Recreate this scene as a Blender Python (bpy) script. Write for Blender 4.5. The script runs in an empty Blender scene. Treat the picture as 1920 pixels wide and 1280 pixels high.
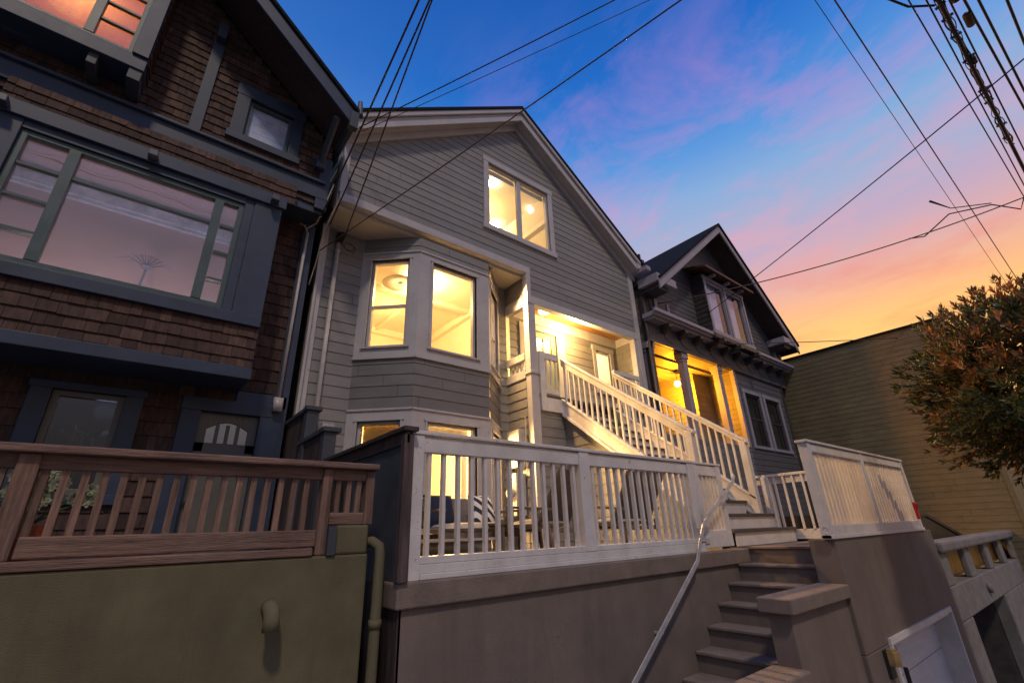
import bpy, math, random
from mathutils import Vector, Matrix
random.seed(11)
S = bpy.context.scene
COL = S.collection
R = math.radians
V = Vector

# ------------------------------------------------------------------ helpers
def lin(c):
    return tuple((x/12.92 if x <= .04045 else ((x+.055)/1.055)**2.4) for x in [k/255 for k in c]) + (1,)

def new_mat(name):
    m = bpy.data.materials.new(name); m.use_nodes = True
    nt = m.node_tree; nt.nodes.clear()
    o = nt.nodes.new('ShaderNodeOutputMaterial')
    return m, nt, o

def ramp(nt, stops, inp=None):
    r = nt.nodes.new('ShaderNodeValToRGB')
    e = r.color_ramp.elements
    while len(e) < len(stops): e.new(.5)
    for k, (p, c) in enumerate(stops):
        e[k].position = p; e[k].color = c if len(c) == 4 else tuple(c)+(1,)
    if inp is not None: nt.links.new(inp, r.inputs[0])
    return r

def mat(name, col, rough=.6, var=.18, nscale=6, bump=.15, bscale=60, metal=0, stretch=(1, 1, 1), spec=.5, attr=False, dirt=0.0, dirtcol=(.05, .04, .035), coat=0):
    """procedural surface: base colour with patchy variation, weathering and fine bump"""
    m, nt, o = new_mat(name); N = nt.nodes.new; L = nt.links.new
    b = N('ShaderNodeBsdfPrincipled'); L(b.outputs[0], o.inputs[0])
    tc = N('ShaderNodeTexCoord'); mp = N('ShaderNodeMapping'); mp.inputs['Scale'].default_value = stretch
    L(tc.outputs['Object'], mp.inputs[0])
    n1 = N('ShaderNodeTexNoise'); n1.inputs['Scale'].default_value = nscale; n1.inputs['Detail'].default_value = 6; n1.inputs['Roughness'].default_value = .62
    L(mp.outputs[0], n1.inputs['Vector'])
    c0 = tuple(max(0, x*(1-var*1.6)) for x in col); c1 = tuple(min(1, x*(1+var)) for x in col)
    r = ramp(nt, [(.3, c0), (.7, c1)], n1.outputs[0])
    out = r.outputs[0]
    if attr:
        a = N('ShaderNodeAttribute'); a.attribute_name = 'tone'
        mx = N('ShaderNodeMix'); mx.data_type = 'RGBA'; mx.blend_type = 'MULTIPLY'; mx.inputs[0].default_value = 1
        L(out, mx.inputs[6]); L(a.outputs['Color'], mx.inputs[7]); out = mx.outputs[2]
    if dirt > 0:
        n3 = N('ShaderNodeTexNoise'); n3.inputs['Scale'].default_value = 1.7; n3.inputs['Detail'].default_value = 9; n3.inputs['Roughness'].default_value = .7
        mp3 = N('ShaderNodeMapping'); mp3.inputs['Scale'].default_value = (1, 1, .45); L(tc.outputs['Object'], mp3.inputs[0]); L(mp3.outputs[0], n3.inputs['Vector'])
        if 'stucco' in name or 'concrete' in name: mp3.inputs['Scale'].default_value = (1.6, 1.6, .3); n3.inputs['Distortion'].default_value = .6
        rr = ramp(nt, [(.48, (0, 0, 0)), (.72, (dirt, dirt, dirt))], n3.outputs[0])
        mx = N('ShaderNodeMix'); mx.data_type = 'RGBA'; L(rr.outputs[0], mx.inputs[0]); L(out, mx.inputs[6]); mx.inputs[7].default_value = tuple(dirtcol)+(1,)
        out = mx.outputs[2]
    if 'stucco' in name:
        vo = N('ShaderNodeTexVoronoi'); vo.feature = 'DISTANCE_TO_EDGE'; vo.inputs['Scale'].default_value = 1.1
        nd = N('ShaderNodeTexNoise'); nd.inputs['Scale'].default_value = 3; nd.inputs['Detail'].default_value = 6
        ms = N('ShaderNodeVectorMath'); ms.operation = 'SCALE'; ms.inputs['Scale'].default_value = .5; L(nd.outputs['Color'], ms.inputs[0]); L(tc.outputs['Object'], nd.inputs['Vector'])
        av = N('ShaderNodeVectorMath'); av.operation = 'ADD'; L(tc.outputs['Object'], av.inputs[0]); L(ms.outputs[0], av.inputs[1]); L(av.outputs[0], vo.inputs['Vector'])
        ck = ramp(nt, [(.0, (1, 1, 1)), (.0045, (0, 0, 0))], vo.outputs['Distance'])
        nm = ramp(nt, [(.5, (0, 0, 0)), (.6, (.35, .35, .35))], n1.outputs[0])
        mm = N('ShaderNodeMath'); mm.operation = 'MULTIPLY'; L(ck.outputs[0], mm.inputs[0]); L(nm.outputs[0], mm.inputs[1])
        mx = N('ShaderNodeMix'); mx.data_type = 'RGBA'; L(mm.outputs[0], mx.inputs[0]); L(out, mx.inputs[6]); mx.inputs[7].default_value = (.03, .026, .022, 1); out = mx.outputs[2]
    if 'redwood' in name:
        nc = N('ShaderNodeTexNoise'); nc.inputs['Scale'].default_value = 26; nc.inputs['Detail'].default_value = 8; nc.inputs['Roughness'].default_value = .8; L(mp.outputs[0], nc.inputs['Vector'])
        cr_ = ramp(nt, [(.57, (0, 0, 0)), (.68, (.75, .75, .75))], nc.outputs[0])
        mx = N('ShaderNodeMix'); mx.data_type = 'RGBA'; L(cr_.outputs[0], mx.inputs[0]); L(out, mx.inputs[6]); mx.inputs[7].default_value = (.3, .21, .16, 1); out = mx.outputs[2]
        cd = ramp(nt, [(.3, (.8, .8, .8)), (.42, (0, 0, 0))], nc.outputs[0])
        mx = N('ShaderNodeMix'); mx.data_type = 'RGBA'; L(cd.outputs[0], mx.inputs[0]); L(out, mx.inputs[6]); mx.inputs[7].default_value = (.05, .03, .022, 1); out = mx.outputs[2]
    if 'white_paint' in name:
        nc = N('ShaderNodeTexNoise'); nc.inputs['Scale'].default_value = 16; nc.inputs['Detail'].default_value = 8; nc.inputs['Roughness'].default_value = .75; L(tc.outputs['Object'], nc.inputs['Vector'])
        cr_ = ramp(nt, [(.60, (0, 0, 0)), (.64, (.75, .75, .75))], nc.outputs[0])
        mx = N('ShaderNodeMix'); mx.data_type = 'RGBA'; L(cr_.outputs[0], mx.inputs[0]); L(out, mx.inputs[6]); mx.inputs[7].default_value = (.26, .22, .19, 1); out = mx.outputs[2]
    L(out, b.inputs['Base Color'])
    rr = N('ShaderNodeMapRange'); L(n1.outputs[0], rr.inputs[0]); rr.inputs[3].default_value = max(.05, rough-.12); rr.inputs[4].default_value = min(1, rough+.12)
    L(rr.outputs[0], b.inputs['Roughness'])
    b.inputs['Metallic'].default_value = metal; b.inputs['Specular IOR Level'].default_value = spec
    if coat: b.inputs['Coat Weight'].default_value = coat
    n2 = N('ShaderNodeTexNoise'); n2.inputs['Scale'].default_value = bscale; n2.inputs['Detail'].default_value = 5
    L(mp.outputs[0], n2.inputs['Vector'])
    bp = N('ShaderNodeBump'); bp.inputs['Strength'].default_value = bump; bp.inputs['Distance'].default_value = .01
    L(n2.outputs[0], bp.inputs['Height']); L(bp.outputs[0], b.inputs['Normal'])
    return m

def glass_mat(name, tint=(1, 1, 1), base=.06, wav=0.02):
    m, nt, o = new_mat(name); N = nt.nodes.new; L = nt.links.new
    t = N('ShaderNodeBsdfTransparent'); t.inputs[0].default_value = tuple(tint)+(1,)
    g = N('ShaderNodeBsdfGlossy'); g.inputs['Roughness'].default_value = .015
    f = N('ShaderNodeLayerWeight'); f.inputs[0].default_value = .5
    pw = N('ShaderNodeMath'); pw.operation = 'POWER'; pw.inputs[1].default_value = 4.5; L(f.outputs['Facing'], pw.inputs[0])
    a = N('ShaderNodeMath'); a.operation = 'MULTIPLY_ADD'; a.use_clamp = True; a.inputs[1].default_value = .8; a.inputs[2].default_value = base; L(pw.outputs[0], a.inputs[0])
    n = N('ShaderNodeTexNoise'); n.inputs['Scale'].default_value = 1.3
    tc = N('ShaderNodeTexCoord'); L(tc.outputs['Object'], n.inputs['Vector'])
    bp = N('ShaderNodeBump'); bp.inputs['Strength'].default_value = wav; bp.inputs['Distance'].default_value = .1; L(n.outputs[0], bp.inputs['Height']); L(bp.outputs[0], g.inputs['Normal'])
    mx = N('ShaderNodeMixShader'); L(a.outputs[0], mx.inputs[0]); L(t.outputs[0], mx.inputs[1]); L(g.outputs[0], mx.inputs[2]); L(mx.outputs[0], o.inputs[0])
    return m

def emit_mat(name, col, s):
    m, nt, o = new_mat(name); e = nt.nodes.new('ShaderNodeEmission'); e.inputs[0].default_value = tuple(col)+(1,); e.inputs[1].default_value = s
    nt.links.new(e.outputs[0], o.inputs[0]); return m

EACH = set('bolt corbel corner_board downlight eave_fascia eave_return hinge louver muntin pilaster rafter_tip return_base trim_board tread riser nosing rail porch_side_rail top_rail bottom_rail'.split())
CUT = set('recess_wall porch_side_wall porch_base_wall side_wall window_box_side bay_lower_siding bay_upper_siding porch_wall porch_column stringer rail porch_side_rail oriel_side bracket band_trim'.split())

class MB:
    def __init__(s): s.v = []; s.f = []; s.c = []; s.g = []; s.k = 0; s.m = 0
    def add(s, vs, fs, tone=1.0):
        n = len(s.v); s.v += [tuple(p) for p in vs]; s.f += [tuple(i+n for i in f) for f in fs]; s.c += [tone]*len(fs); s.m += 1; s.g += [(s.k, s.m)]*len(fs); return s
    def cut(s): s.k += 1; return s
    def box(s, x0, x1, y0, y1, z0, z1, tone=1.0):
        return s.obox(V((0, 0, 0)), V((1, 0, 0)), V((0, 1, 0)), V((0, 0, 1)), x0, x1, y0, y1, z0, z1, tone)
    def obox(s, O, U, W, T, a0, a1, b0, b1, c0, c1, tone=1.0):
        P = [O+U*a+W*b+T*c for c in (c0, c1) for b in (b0, b1) for a in (a0, a1)]
        return s.add(P, [(0, 2, 3, 1), (4, 5, 7, 6), (0, 1, 5, 4), (2, 6, 7, 3), (0, 4, 6, 2), (1, 3, 7, 5)], tone)
    def prism(s, pts, d):
        """pts: list of 3D points (planar loop), d: extrusion vector"""
        n = len(pts); P = [V(p) for p in pts]; Q = [p+V(d) for p in P]
        return s.add(P+Q, [tuple(range(n))[::-1], tuple(range(n, 2*n))]+[(i, (i+1) % n, (i+1) % n+n, i+n) for i in range(n)])
    def bar(s, a, b, w, h, up=(0, 0, 1)):
        a = V(a); b = V(b); d = (b-a).normalized(); side = d.cross(V(up))
        if side.length < 1e-4: side = d.cross(V((1, 0, 0)))
        side.normalize(); u2 = side.cross(d)
        L = (b-a).length
        return s.obox(a, d, side, u2, 0, L, -w/2, w/2, -h/2, h/2)
    def tube(s, pts, r, n=8, cap=True):
        pts = [V(p) for p in pts]; m = len(pts); rs = r if isinstance(r, (list, tuple)) else [r]*m
        vs = []; ref = V((0, 0, 1))
        d0 = (pts[1]-pts[0]).normalized()
        if abs(d0.dot(ref)) > .95: ref = V((1, 0, 0))
        a = d0.cross(ref).normalized()
        for i, p in enumerate(pts):
            d = (pts[min(i+1, m-1)]-pts[max(i-1, 0)]).normalized()
            a = (a-d*a.dot(d)).normalized(); b = d.cross(a)
            for k in range(n):
                t = 2*math.pi*k/n; vs.append(p+(a*math.cos(t)+b*math.sin(t))*rs[i])
        fs = [(i*n+k, i*n+(k+1) % n, (i+1)*n+(k+1) % n, (i+1)*n+k) for i in range(m-1) for k in range(n)]
        if cap: fs += [tuple(range(n))[::-1], tuple(range((m-1)*n, m*n))]
        return s.add(vs, fs)
    def lathe(s, c, prof, n=16):
        c = V(c); vs = []; m = len(prof)
        for (r, z) in prof:
            for k in range(n):
                t = 2*math.pi*k/n; vs.append(c+V((r*math.cos(t), r*math.sin(t), z)))
        fs = [(i*n+k, i*n+(k+1) % n, (i+1)*n+(k+1) % n, (i+1)*n+k) for i in range(m-1) for k in range(n)]
        fs += [tuple(range(n))[::-1], tuple(range((m-1)*n, m*n))]
        return s.add(vs, fs)
    def build(s, name, m, parent=None, smooth=False, bevel=0):
        mode = 1 if name in EACH else 0 if name in CUT else None
        if mode is not None and len(s.g) == len(s.f) and len({x[mode] for x in s.g}) > 1:
            first = None
            for key in sorted({x[mode] for x in s.g}):
                q = MB(); mp = {}
                for fc, tn, gg in zip(s.f, s.c, s.g):
                    if gg[mode] != key: continue
                    for i in fc:
                        if i not in mp: mp[i] = len(q.v); q.v.append(s.v[i])
                    q.f.append(tuple(mp[i] for i in fc)); q.c.append(tn)
                o = q._build(name, m, parent, smooth, bevel); first = first or o
            return first
        return s._build(name, m, parent, smooth, bevel)
    def _build(s, name, m, parent=None, smooth=False, bevel=0):
        me = bpy.data.meshes.new(name); me.from_pydata(s.v, [], s.f); me.materials.append(m)
        if any(abs(c-1) > 1e-6 for c in s.c) or True:
            at = me.color_attributes.new('tone', 'FLOAT_COLOR', 'CORNER')
            vals = []
            for p, c in zip(me.polygons, s.c): vals += [c, c, c, 1]*p.loop_total
            at.data.foreach_set('color', vals)
        me.validate(); me.update()
        if smooth:
            me.polygons.foreach_set('use_smooth', [True]*len(me.polygons))
        o = bpy.data.objects.new(name, me); COL.objects.link(o)
        if parent is not None: o.parent = parent; o.matrix_parent_inverse = pmat(parent).inverted()
        if bevel:
            b = o.modifiers.new('bevel', 'BEVEL'); b.width = bevel; b.segments = 2; b.limit_method = 'ANGLE'; b.angle_limit = R(35)
        return o

def pmat(p):
    m = Matrix.LocRotScale(p.location, p.rotation_euler, p.scale)
    if p.parent: m = pmat(p.parent) @ p.matrix_parent_inverse @ m
    return m

def tag(o, label, cat, group=None):
    o['label'] = label; o['category'] = cat
    if group: o['group'] = group
    return o
def thing(name, label, cat, loc=(0, 0, 0), group=None):
    o = bpy.data.objects.new(name, None); COL.objects.link(o); o.location = loc; o.empty_display_size = .2
    return tag(o, label, cat, group)
def struct(o, kind='structure'):
    o['kind'] = kind; return o
def plabel(o, t): o['label'] = t; return o

def copy_tree(o, parent=None):
    c = o.copy(); COL.objects.link(c)
    if parent is not None: c.parent = parent
    for ch in list(o.children): copy_tree(ch, c)
    return c

def intervals(poly, z):
    xs = []
    n = len(poly)
    for i in range(n):
        (x0, z0), (x1, z1) = poly[i], poly[(i+1) % n]
        if (z0 <= z < z1) or (z1 <= z < z0): xs.append((i, x0+(x1-x0)*(z-z0)/(z1-z0)))
    xs.sort(key=lambda t: t[1])
    return [(xs[k], xs[k+1]) for k in range(0, len(xs)-1, 2)]
def edge_x(poly, i, z):
    (x0, z0), (x1, z1) = poly[i], poly[(i+1) % len(poly)]
    return x0+(x1-x0)*(z-z0)/(z1-z0)

def siding(mb, O, U, Nn, poly, holes=(), expo=.165, proud=.010, zb=0, lip=True, rng=None, jitter=.09):
    """lap boards (real wedge geometry) filling poly (u,z) minus rectangular holes"""
    O = V(O); U = V(U).normalized(); Nn = V(Nn).normalized()
    if lip != 2: mb.cut()
    zs = [p[1] for p in poly]; zmin, zmax = min(zs), max(zs)
    br = set([zmin, zmax]) | set(z for z in zs)
    k = math.floor((zmin-zb)/expo)
    while zb+k*expo < zmax:
        z = zb+k*expo
        if z > zmin: br.add(z)
        k += 1
    for h in holes:
        for z in (h[2], h[3]):
            if zmin < z < zmax: br.add(z)
    br = sorted(br)
    tones = {}; joints = {}
    def off(z, course): return proud*(1-(z-(zb+course*expo))/expo)
    for a, b in zip(br[:-1], br[1:]):
        if b-a < 1e-4: continue
        mid = (a+b)/2; course = math.floor((mid-zb)/expo)
        t = tones.setdefault(course, 1+random.uniform(-jitter, jitter))
        for (i0, _), (i1, _) in intervals(poly, mid):
            segs = [((edge_x(poly, i0, a), edge_x(poly, i0, b)), (edge_x(poly, i1, a), edge_x(poly, i1, b)))]
            for h in holes:
                if h[2] <= mid <= h[3]:
                    ns = []
                    for (l, r) in segs:
                        if h[1] <= min(l) or h[0] >= max(r): ns.append((l, r)); continue
                        if h[0] > max(l): ns.append((l, (h[0], h[0])))
                        if h[1] < min(r): ns.append(((h[1], h[1]), r))
                    segs = ns
            for (l, r) in segs:
                oa, ob = off(a, course), off(b, course)
                mb.add([O+U*l[0]+V((0, 0, a))+Nn*oa, O+U*r[0]+V((0, 0, a))+Nn*oa, O+U*r[1]+V((0, 0, b))+Nn*ob, O+U*l[1]+V((0, 0, b))+Nn*ob], [(0, 1, 2, 3)], t)
                jl = joints.setdefault(course, [random.uniform(0, 3.2)+3.6*q-20 for q in range(12)]) if lip != 2 else []
                for jx in jl:
                    if max(l)+.05 < jx < min(r)-.05:
                        mb.add([O+U*(jx-.004)+V((0, 0, a+.004))+Nn*(oa+.0012), O+U*(jx+.004)+V((0, 0, a+.004))+Nn*(oa+.0012), O+U*(jx+.004)+V((0, 0, b))+Nn*(ob+.0012), O+U*(jx-.004)+V((0, 0, b))+Nn*(ob+.0012)], [(0, 1, 2, 3)], .3)
                if lip and abs(a-(zb+course*expo)) < 1e-5:
                    mb.add([O+U*l[0]+V((0, 0, a))+Nn*-.004, O+U*r[0]+V((0, 0, a))+Nn*-.004, O+U*r[0]+V((0, 0, a))+Nn*oa, O+U*l[0]+V((0, 0, a))+Nn*oa], [(0, 1, 2, 3)], t)
    return mb

def shingles(mb, O, U, Nn, poly, holes=(), expo=.16, proud=.02, zb=0, wr=(.09, .2)):
    """individual split shingles laid in courses over a backing of the same courses"""
    O = V(O); U = V(U).normalized(); Nn = V(Nn).normalized()
    mb.cut(); siding(mb, O-Nn*.006, U, Nn, poly, holes, expo, proud*.6, zb, lip=2, jitter=.0)
    for i in range(len(mb.c)): mb.c[i] = min(mb.c[i], .55) if mb.c[i] == 1.0 else mb.c[i]
    zs = [p[1] for p in poly]; zmin, zmax = min(zs), max(zs)
    k = math.floor((zmin-zb)/expo)
    T = V((0, 0, 1))
    while zb+k*expo < zmax-.02:
        a = zb+k*expo; b = a+expo
        if a < zmin-.001: a = zmin
        k += 1
        if b-a < .03: continue
        bb = min(b, zmax)
        ct = 1+random.uniform(-.12, .12)
        iv = intervals(poly, min(a+.01, zmax-.005))
        for (i0, _), (i1, _) in iv:
            l = edge_x(poly, i0, a+.005); r = edge_x(poly, i1, a+.005)
            l2 = edge_x(poly, i0, min(bb, max(poly[i0][1], poly[(i0+1) % len(poly)][1]))); r2 = edge_x(poly, i1, min(bb, max(poly[i1][1], poly[(i1+1) % len(poly)][1])))
            L0, R0 = max(l, l2-.04), min(r, r2+.04)
            x = L0-random.uniform(0, .1)
            while x < R0:
                w = random.uniform(*wr); x0 = max(x, L0); x1 = min(x+w-.004, R0); x += w
                if x1-x0 < .015: continue
                bad = False
                for h in holes:
                    if x1 > h[0]+.01 and x0 < h[1]-.01 and bb > h[2]+.01 and a < h[3]-.01:
                        if x0 < h[0] and a < h[3]: x1 = min(x1, h[0]) if h[0]-x0 > .02 else x1
                        if x1 > h[1]: x0 = max(x0, h[1])
                        if x1 > h[0]+.01 and x0 < h[1]-.01: bad = True
                if bad or x1-x0 < .015: continue
                j = random.uniform(-.006, .008); p = proud*random.uniform(.85, 1.25); q = proud*.25
                t = ct*random.choice((1, 1, 1, .85, 1.15, 1.3, .75))*random.uniform(.85, 1.15)
                A = a+j
                P = [O+U*x0+T*A+Nn*p, O+U*x1+T*A+Nn*p, O+U*x1+T*bb+Nn*q, O+U*x0+T*bb+Nn*q, O+U*x0+T*A, O+U*x1+T*A, O+U*x1+T*bb-Nn*.003, O+U*x0+T*bb-Nn*.003]
                mb.add(P, [(0, 1, 2, 3), (4, 5, 1, 0), (1, 5, 6, 2), (4, 0, 3, 7)], t)
    return mb

# ------------------------------------------------------------------ materials
M = {}
M['gray'] = mat('gray_paint_siding', (.23, .225, .222), .55, .07, 3, .12, 40, stretch=(1, 1, 3), attr=True, dirt=.22, dirtcol=(.17, .15, .14))
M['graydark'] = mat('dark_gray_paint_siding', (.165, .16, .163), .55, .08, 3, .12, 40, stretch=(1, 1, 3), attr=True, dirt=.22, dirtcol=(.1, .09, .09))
M['white'] = mat('white_paint_trim', (.45, .44, .46), .45, .07, 2.5, .1, 50, dirt=.22, dirtcol=(.38, .33, .31))
M['fence'] = mat('white_paint_fence', (.62, .6, .6), .42, .1, 4, .2, 45, dirt=.42, dirtcol=(.36, .31, .3))
M['soffit'] = mat('soffit_paint', (.5, .46, .38), .6, .05, 2)
M['roof'] = mat('asphalt_shingle', (.02, .021, .025), .95, .5, 22, .9, 60, spec=.08)
M['shingle'] = mat('cedar_shingle', (.078, .047, .039), .75, .3, 5, .55, 55, stretch=(6, 6, 1), attr=True, spec=.3)
M['blue'] = mat('slate_blue_trim', (.026, .042, .08), .5, .16, 4, .07, 45, dirt=.2, dirtcol=(.09, .085, .08))
M['sash'] = mat('green_gray_sash', (.06, .095, .1), .4, .12, 4)
M['door1'] = mat('taupe_door_paint', (.13, .12, .105), .4, .1, 3)
M['stucco'] = mat('olive_stucco', (.135, .12, .066), .85, .16, 3, .45, 150, dirt=.55, dirtcol=(.06, .054, .034))
M['wallb'] = mat('mauve_brown_stucco', (.165, .132, .118), .8, .14, 2.2, .35, 120, dirt=.42, dirtcol=(.07, .06, .056))
M['capb'] = mat('brown_concrete_cap', (.19, .15, .128), .7, .15, 5, .4, 80, dirt=.3, dirtcol=(.1, .08, .075))
M['wood'] = mat('weathered_redwood', (.2, .117, .088), .7, .42, 7, .7, 40, stretch=(.35, 2, 6), attr=True, dirt=.3, dirtcol=(.3, .23, .19))
M['woodv'] = mat('weathered_redwood_upright', (.2, .117, .088), .7, .42, 7, .7, 40, stretch=(5, 5, .4), attr=True, dirt=.3, dirtcol=(.3, .23, .19))
M['fencedark'] = mat('dark_stained_boards', (.05, .034, .034), .6, .45, 7, .6, 40, stretch=(4, 4, .35), attr=True)
M['bluedark'] = mat('slate_post_paint', (.045, .055, .072), .55, .12, 5)
M['b3'] = mat('charcoal_lavender_siding', (.095, .093, .108), .55, .1, 3, .12, 40, stretch=(1, 1, 3), attr=True)
M['b3trim'] = mat('lilac_gray_trim', (.3, .285, .35), .5, .1, 3)
M['b3dark'] = mat('dark_bronze_trim', (.05, .045, .052), .5, .2, 5)
M['b3yel'] = mat('porch_gray_siding', (.2, .18, .15), .6, .1, 3, attr=True)
M['olive'] = mat('olive_lap_siding', (.162, .138, .078), .65, .14, 3, .2, 40, stretch=(1, 1, 3), attr=True, dirt=.25, dirtcol=(.09, .08, .045))
M['conc'] = mat('gray_concrete', (.2, .19, .19), .8, .2, 5, .6, 70, dirt=.3, dirtcol=(.1, .095, .09))
M['tread'] = mat('dark_gray_tread', (.07, .065, .07), .6, .2, 8)
M['floor'] = mat('patio_boards', (.19, .15, .12), .7, .25, 8)
M['metal'] = mat('galvanised_metal', (.58, .58, .62), .42, .15, 9, .1, 60, metal=.45)
M['meter'] = mat('gray_meter_enamel', (.42, .41, .42), .4, .1, 6)
M['cable'] = mat('black_cable', (.012, .012, .016), .5, .2, 8)
M['cableb'] = mat('brown_cable', (.06, .038, .02), .5, .3, 8)
M['black'] = mat('black_plastic', (.015, .015, .017), .5)
M['terra'] = mat('terracotta', (.55, .13, .04), .7, .2, 6)
M['asphalt'] = mat('asphalt', (.05, .05, .052), .9, .3, 8, .7, 120)
M['walk'] = mat('sidewalk_concrete', (.26, .25, .24), .85, .2, 4, .5, 90, dirt=.3, dirtcol=(.14, .13, .12))
M['room'] = mat('warm_plaster', (.85, .8, .66), .7, .03, 2, .02)
M['room1'] = mat('mauve_plaster', (.5, .37, .37), .7, .05, 2, .02)
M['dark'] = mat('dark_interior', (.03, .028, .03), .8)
M['curtain'] = mat('linen_curtain', (.8, .76, .68), .8, .08, 3, .4, 30, stretch=(6, 6, .3))
M['cushion'] = mat('oat_cushion_fabric', (.45, .4, .33), .9, .12, 30, .5, 200)
M['sling'] = mat('charcoal_sling_fabric', (.13, .12, .13), .8, .15, 30, .4, 160)
M['teak'] = mat('gray_teak', (.16, .125, .1), .6, .3, 7, .5, 40, stretch=(3, 3, .5))
M['navy'] = mat('navy_fabric', (.012, .018, .045), .85, .2, 20, .4, 160)
M['bark'] = mat('tree_bark', (.11, .08, .06), .9, .4, 8, .9, 40, stretch=(4, 4, 1))
M['leafp'] = mat('agave_leaf', (.05, .12, .03), .5, .3, 10, attr=True)
M['gasb'] = mat('green_bottle_glass', (.02, .16, .13), .1, .1, 3, .0, spec=.8)
M['red'] = mat('red_reflector', (.3, .01, .015), .3)
M['lblue'] = mat('pale_blue_paint', (.22, .33, .38), .5, .06, 3)
M['flower'] = mat('pale_petals', (.3, .32, .2), .7, .3, 20, attr=True)
M['glass1'] = glass_mat('window_glass_reflective', (.88, .88, .9), .15, .06)
M['glass'] = glass_mat('window_glass_clear', (.97, .97, .97), .02)
M['glassd'] = glass_mat('window_glass_dark', (.5, .52, .58), .13, .08)
M['glassd2'] = glass_mat('window_glass_shaded', (.9, .92, .98), .04, .04)
M['bulb'] = emit_mat('warm_bulb', (1, .66, .25), 7)
M['disc'] = emit_mat('downlight_lens', (1, .85, .6), 40)

def white_striped():
    m, nt, o = new_mat('striped_cushion'); N = nt.nodes.new; L = nt.links.new
    b = N('ShaderNodeBsdfPrincipled'); L(b.outputs[0], o.inputs[0]); b.inputs['Roughness'].default_value = .85
    tc = N('ShaderNodeTexCoord'); w = N('ShaderNodeTexWave'); w.bands_direction = 'DIAGONAL'; w.inputs['Scale'].default_value = 3.2; w.inputs['Distortion'].default_value = 1.2
    L(tc.outputs['Object'], w.inputs[0]); r = ramp(nt, [(.49, (.02, .025, .05)), (.51, (.75, .72, .66))], w.outputs[1]); L(r.outputs[0], b.inputs['Base Color'])
    return m
M['stripe'] = white_striped()

def leaf_mat():
    m, nt, o = new_mat('magnolia_leaf'); N = nt.nodes.new; L = nt.links.new
    b = N('ShaderNodeBsdfPrincipled'); a = N('ShaderNodeAttribute'); a.attribute_name = 'tone'
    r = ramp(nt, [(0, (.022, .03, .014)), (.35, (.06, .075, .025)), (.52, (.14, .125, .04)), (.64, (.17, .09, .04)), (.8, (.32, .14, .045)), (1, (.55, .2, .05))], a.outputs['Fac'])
    L(r.outputs[0], b.inputs['Base Color']); b.inputs['Roughness'].default_value = .38
    tr = N('ShaderNodeBsdfTranslucent'); L(r.outputs[0], tr.inputs[0])
    mx = N('ShaderNodeMixShader'); mx.inputs[0].default_value = .25; L(b.outputs[0], mx.inputs[1]); L(tr.outputs[0], mx.inputs[2]); L(mx.outputs[0], o.inputs[0])
    return m
M['leaf'] = leaf_mat()

def frosted():
    m, nt, o = new_mat('frosted_acrylic'); N = nt.nodes.new; L = nt.links.new
    a = N('ShaderNodeBsdfTransparent'); d = N('ShaderNodeBsdfPrincipled'); d.inputs['Base Color'].default_value = (.6, .56, .58, 1); d.inputs['Roughness'].default_value = .35
    n = N('ShaderNodeTexNoise'); n.inputs['Scale'].default_value = 2.2; tc = N('ShaderNodeTexCoord'); L(tc.outputs['Object'], n.inputs['Vector'])
    mr = N('ShaderNodeMapRange'); mr.inputs[1].default_value = .3; mr.inputs[2].default_value = .7; mr.inputs[3].default_value = .25; mr.inputs[4].default_value = .6; L(n.outputs[0], mr.inputs[0])
    mx = N('ShaderNodeMixShader'); L(mr.outputs[0], mx.inputs[0]); tl = N('ShaderNodeBsdfTranslucent'); tl.inputs[0].default_value = (.85, .82, .82, 1); m3 = N('ShaderNodeMixShader'); m3.inputs[0].default_value = .5; L(d.outputs[0], m3.inputs[1]); L(tl.outputs[0], m3.inputs[2]); L(a.outputs[0], mx.inputs[1]); L(m3.outputs[0], mx.inputs[2]); L(mx.outputs[0], o.inputs[0]); return m
M['frost'] = frosted()

X = V((1, 0, 0)); Y = V((0, 1, 0)); Z = V((0, 0, 1))

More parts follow.
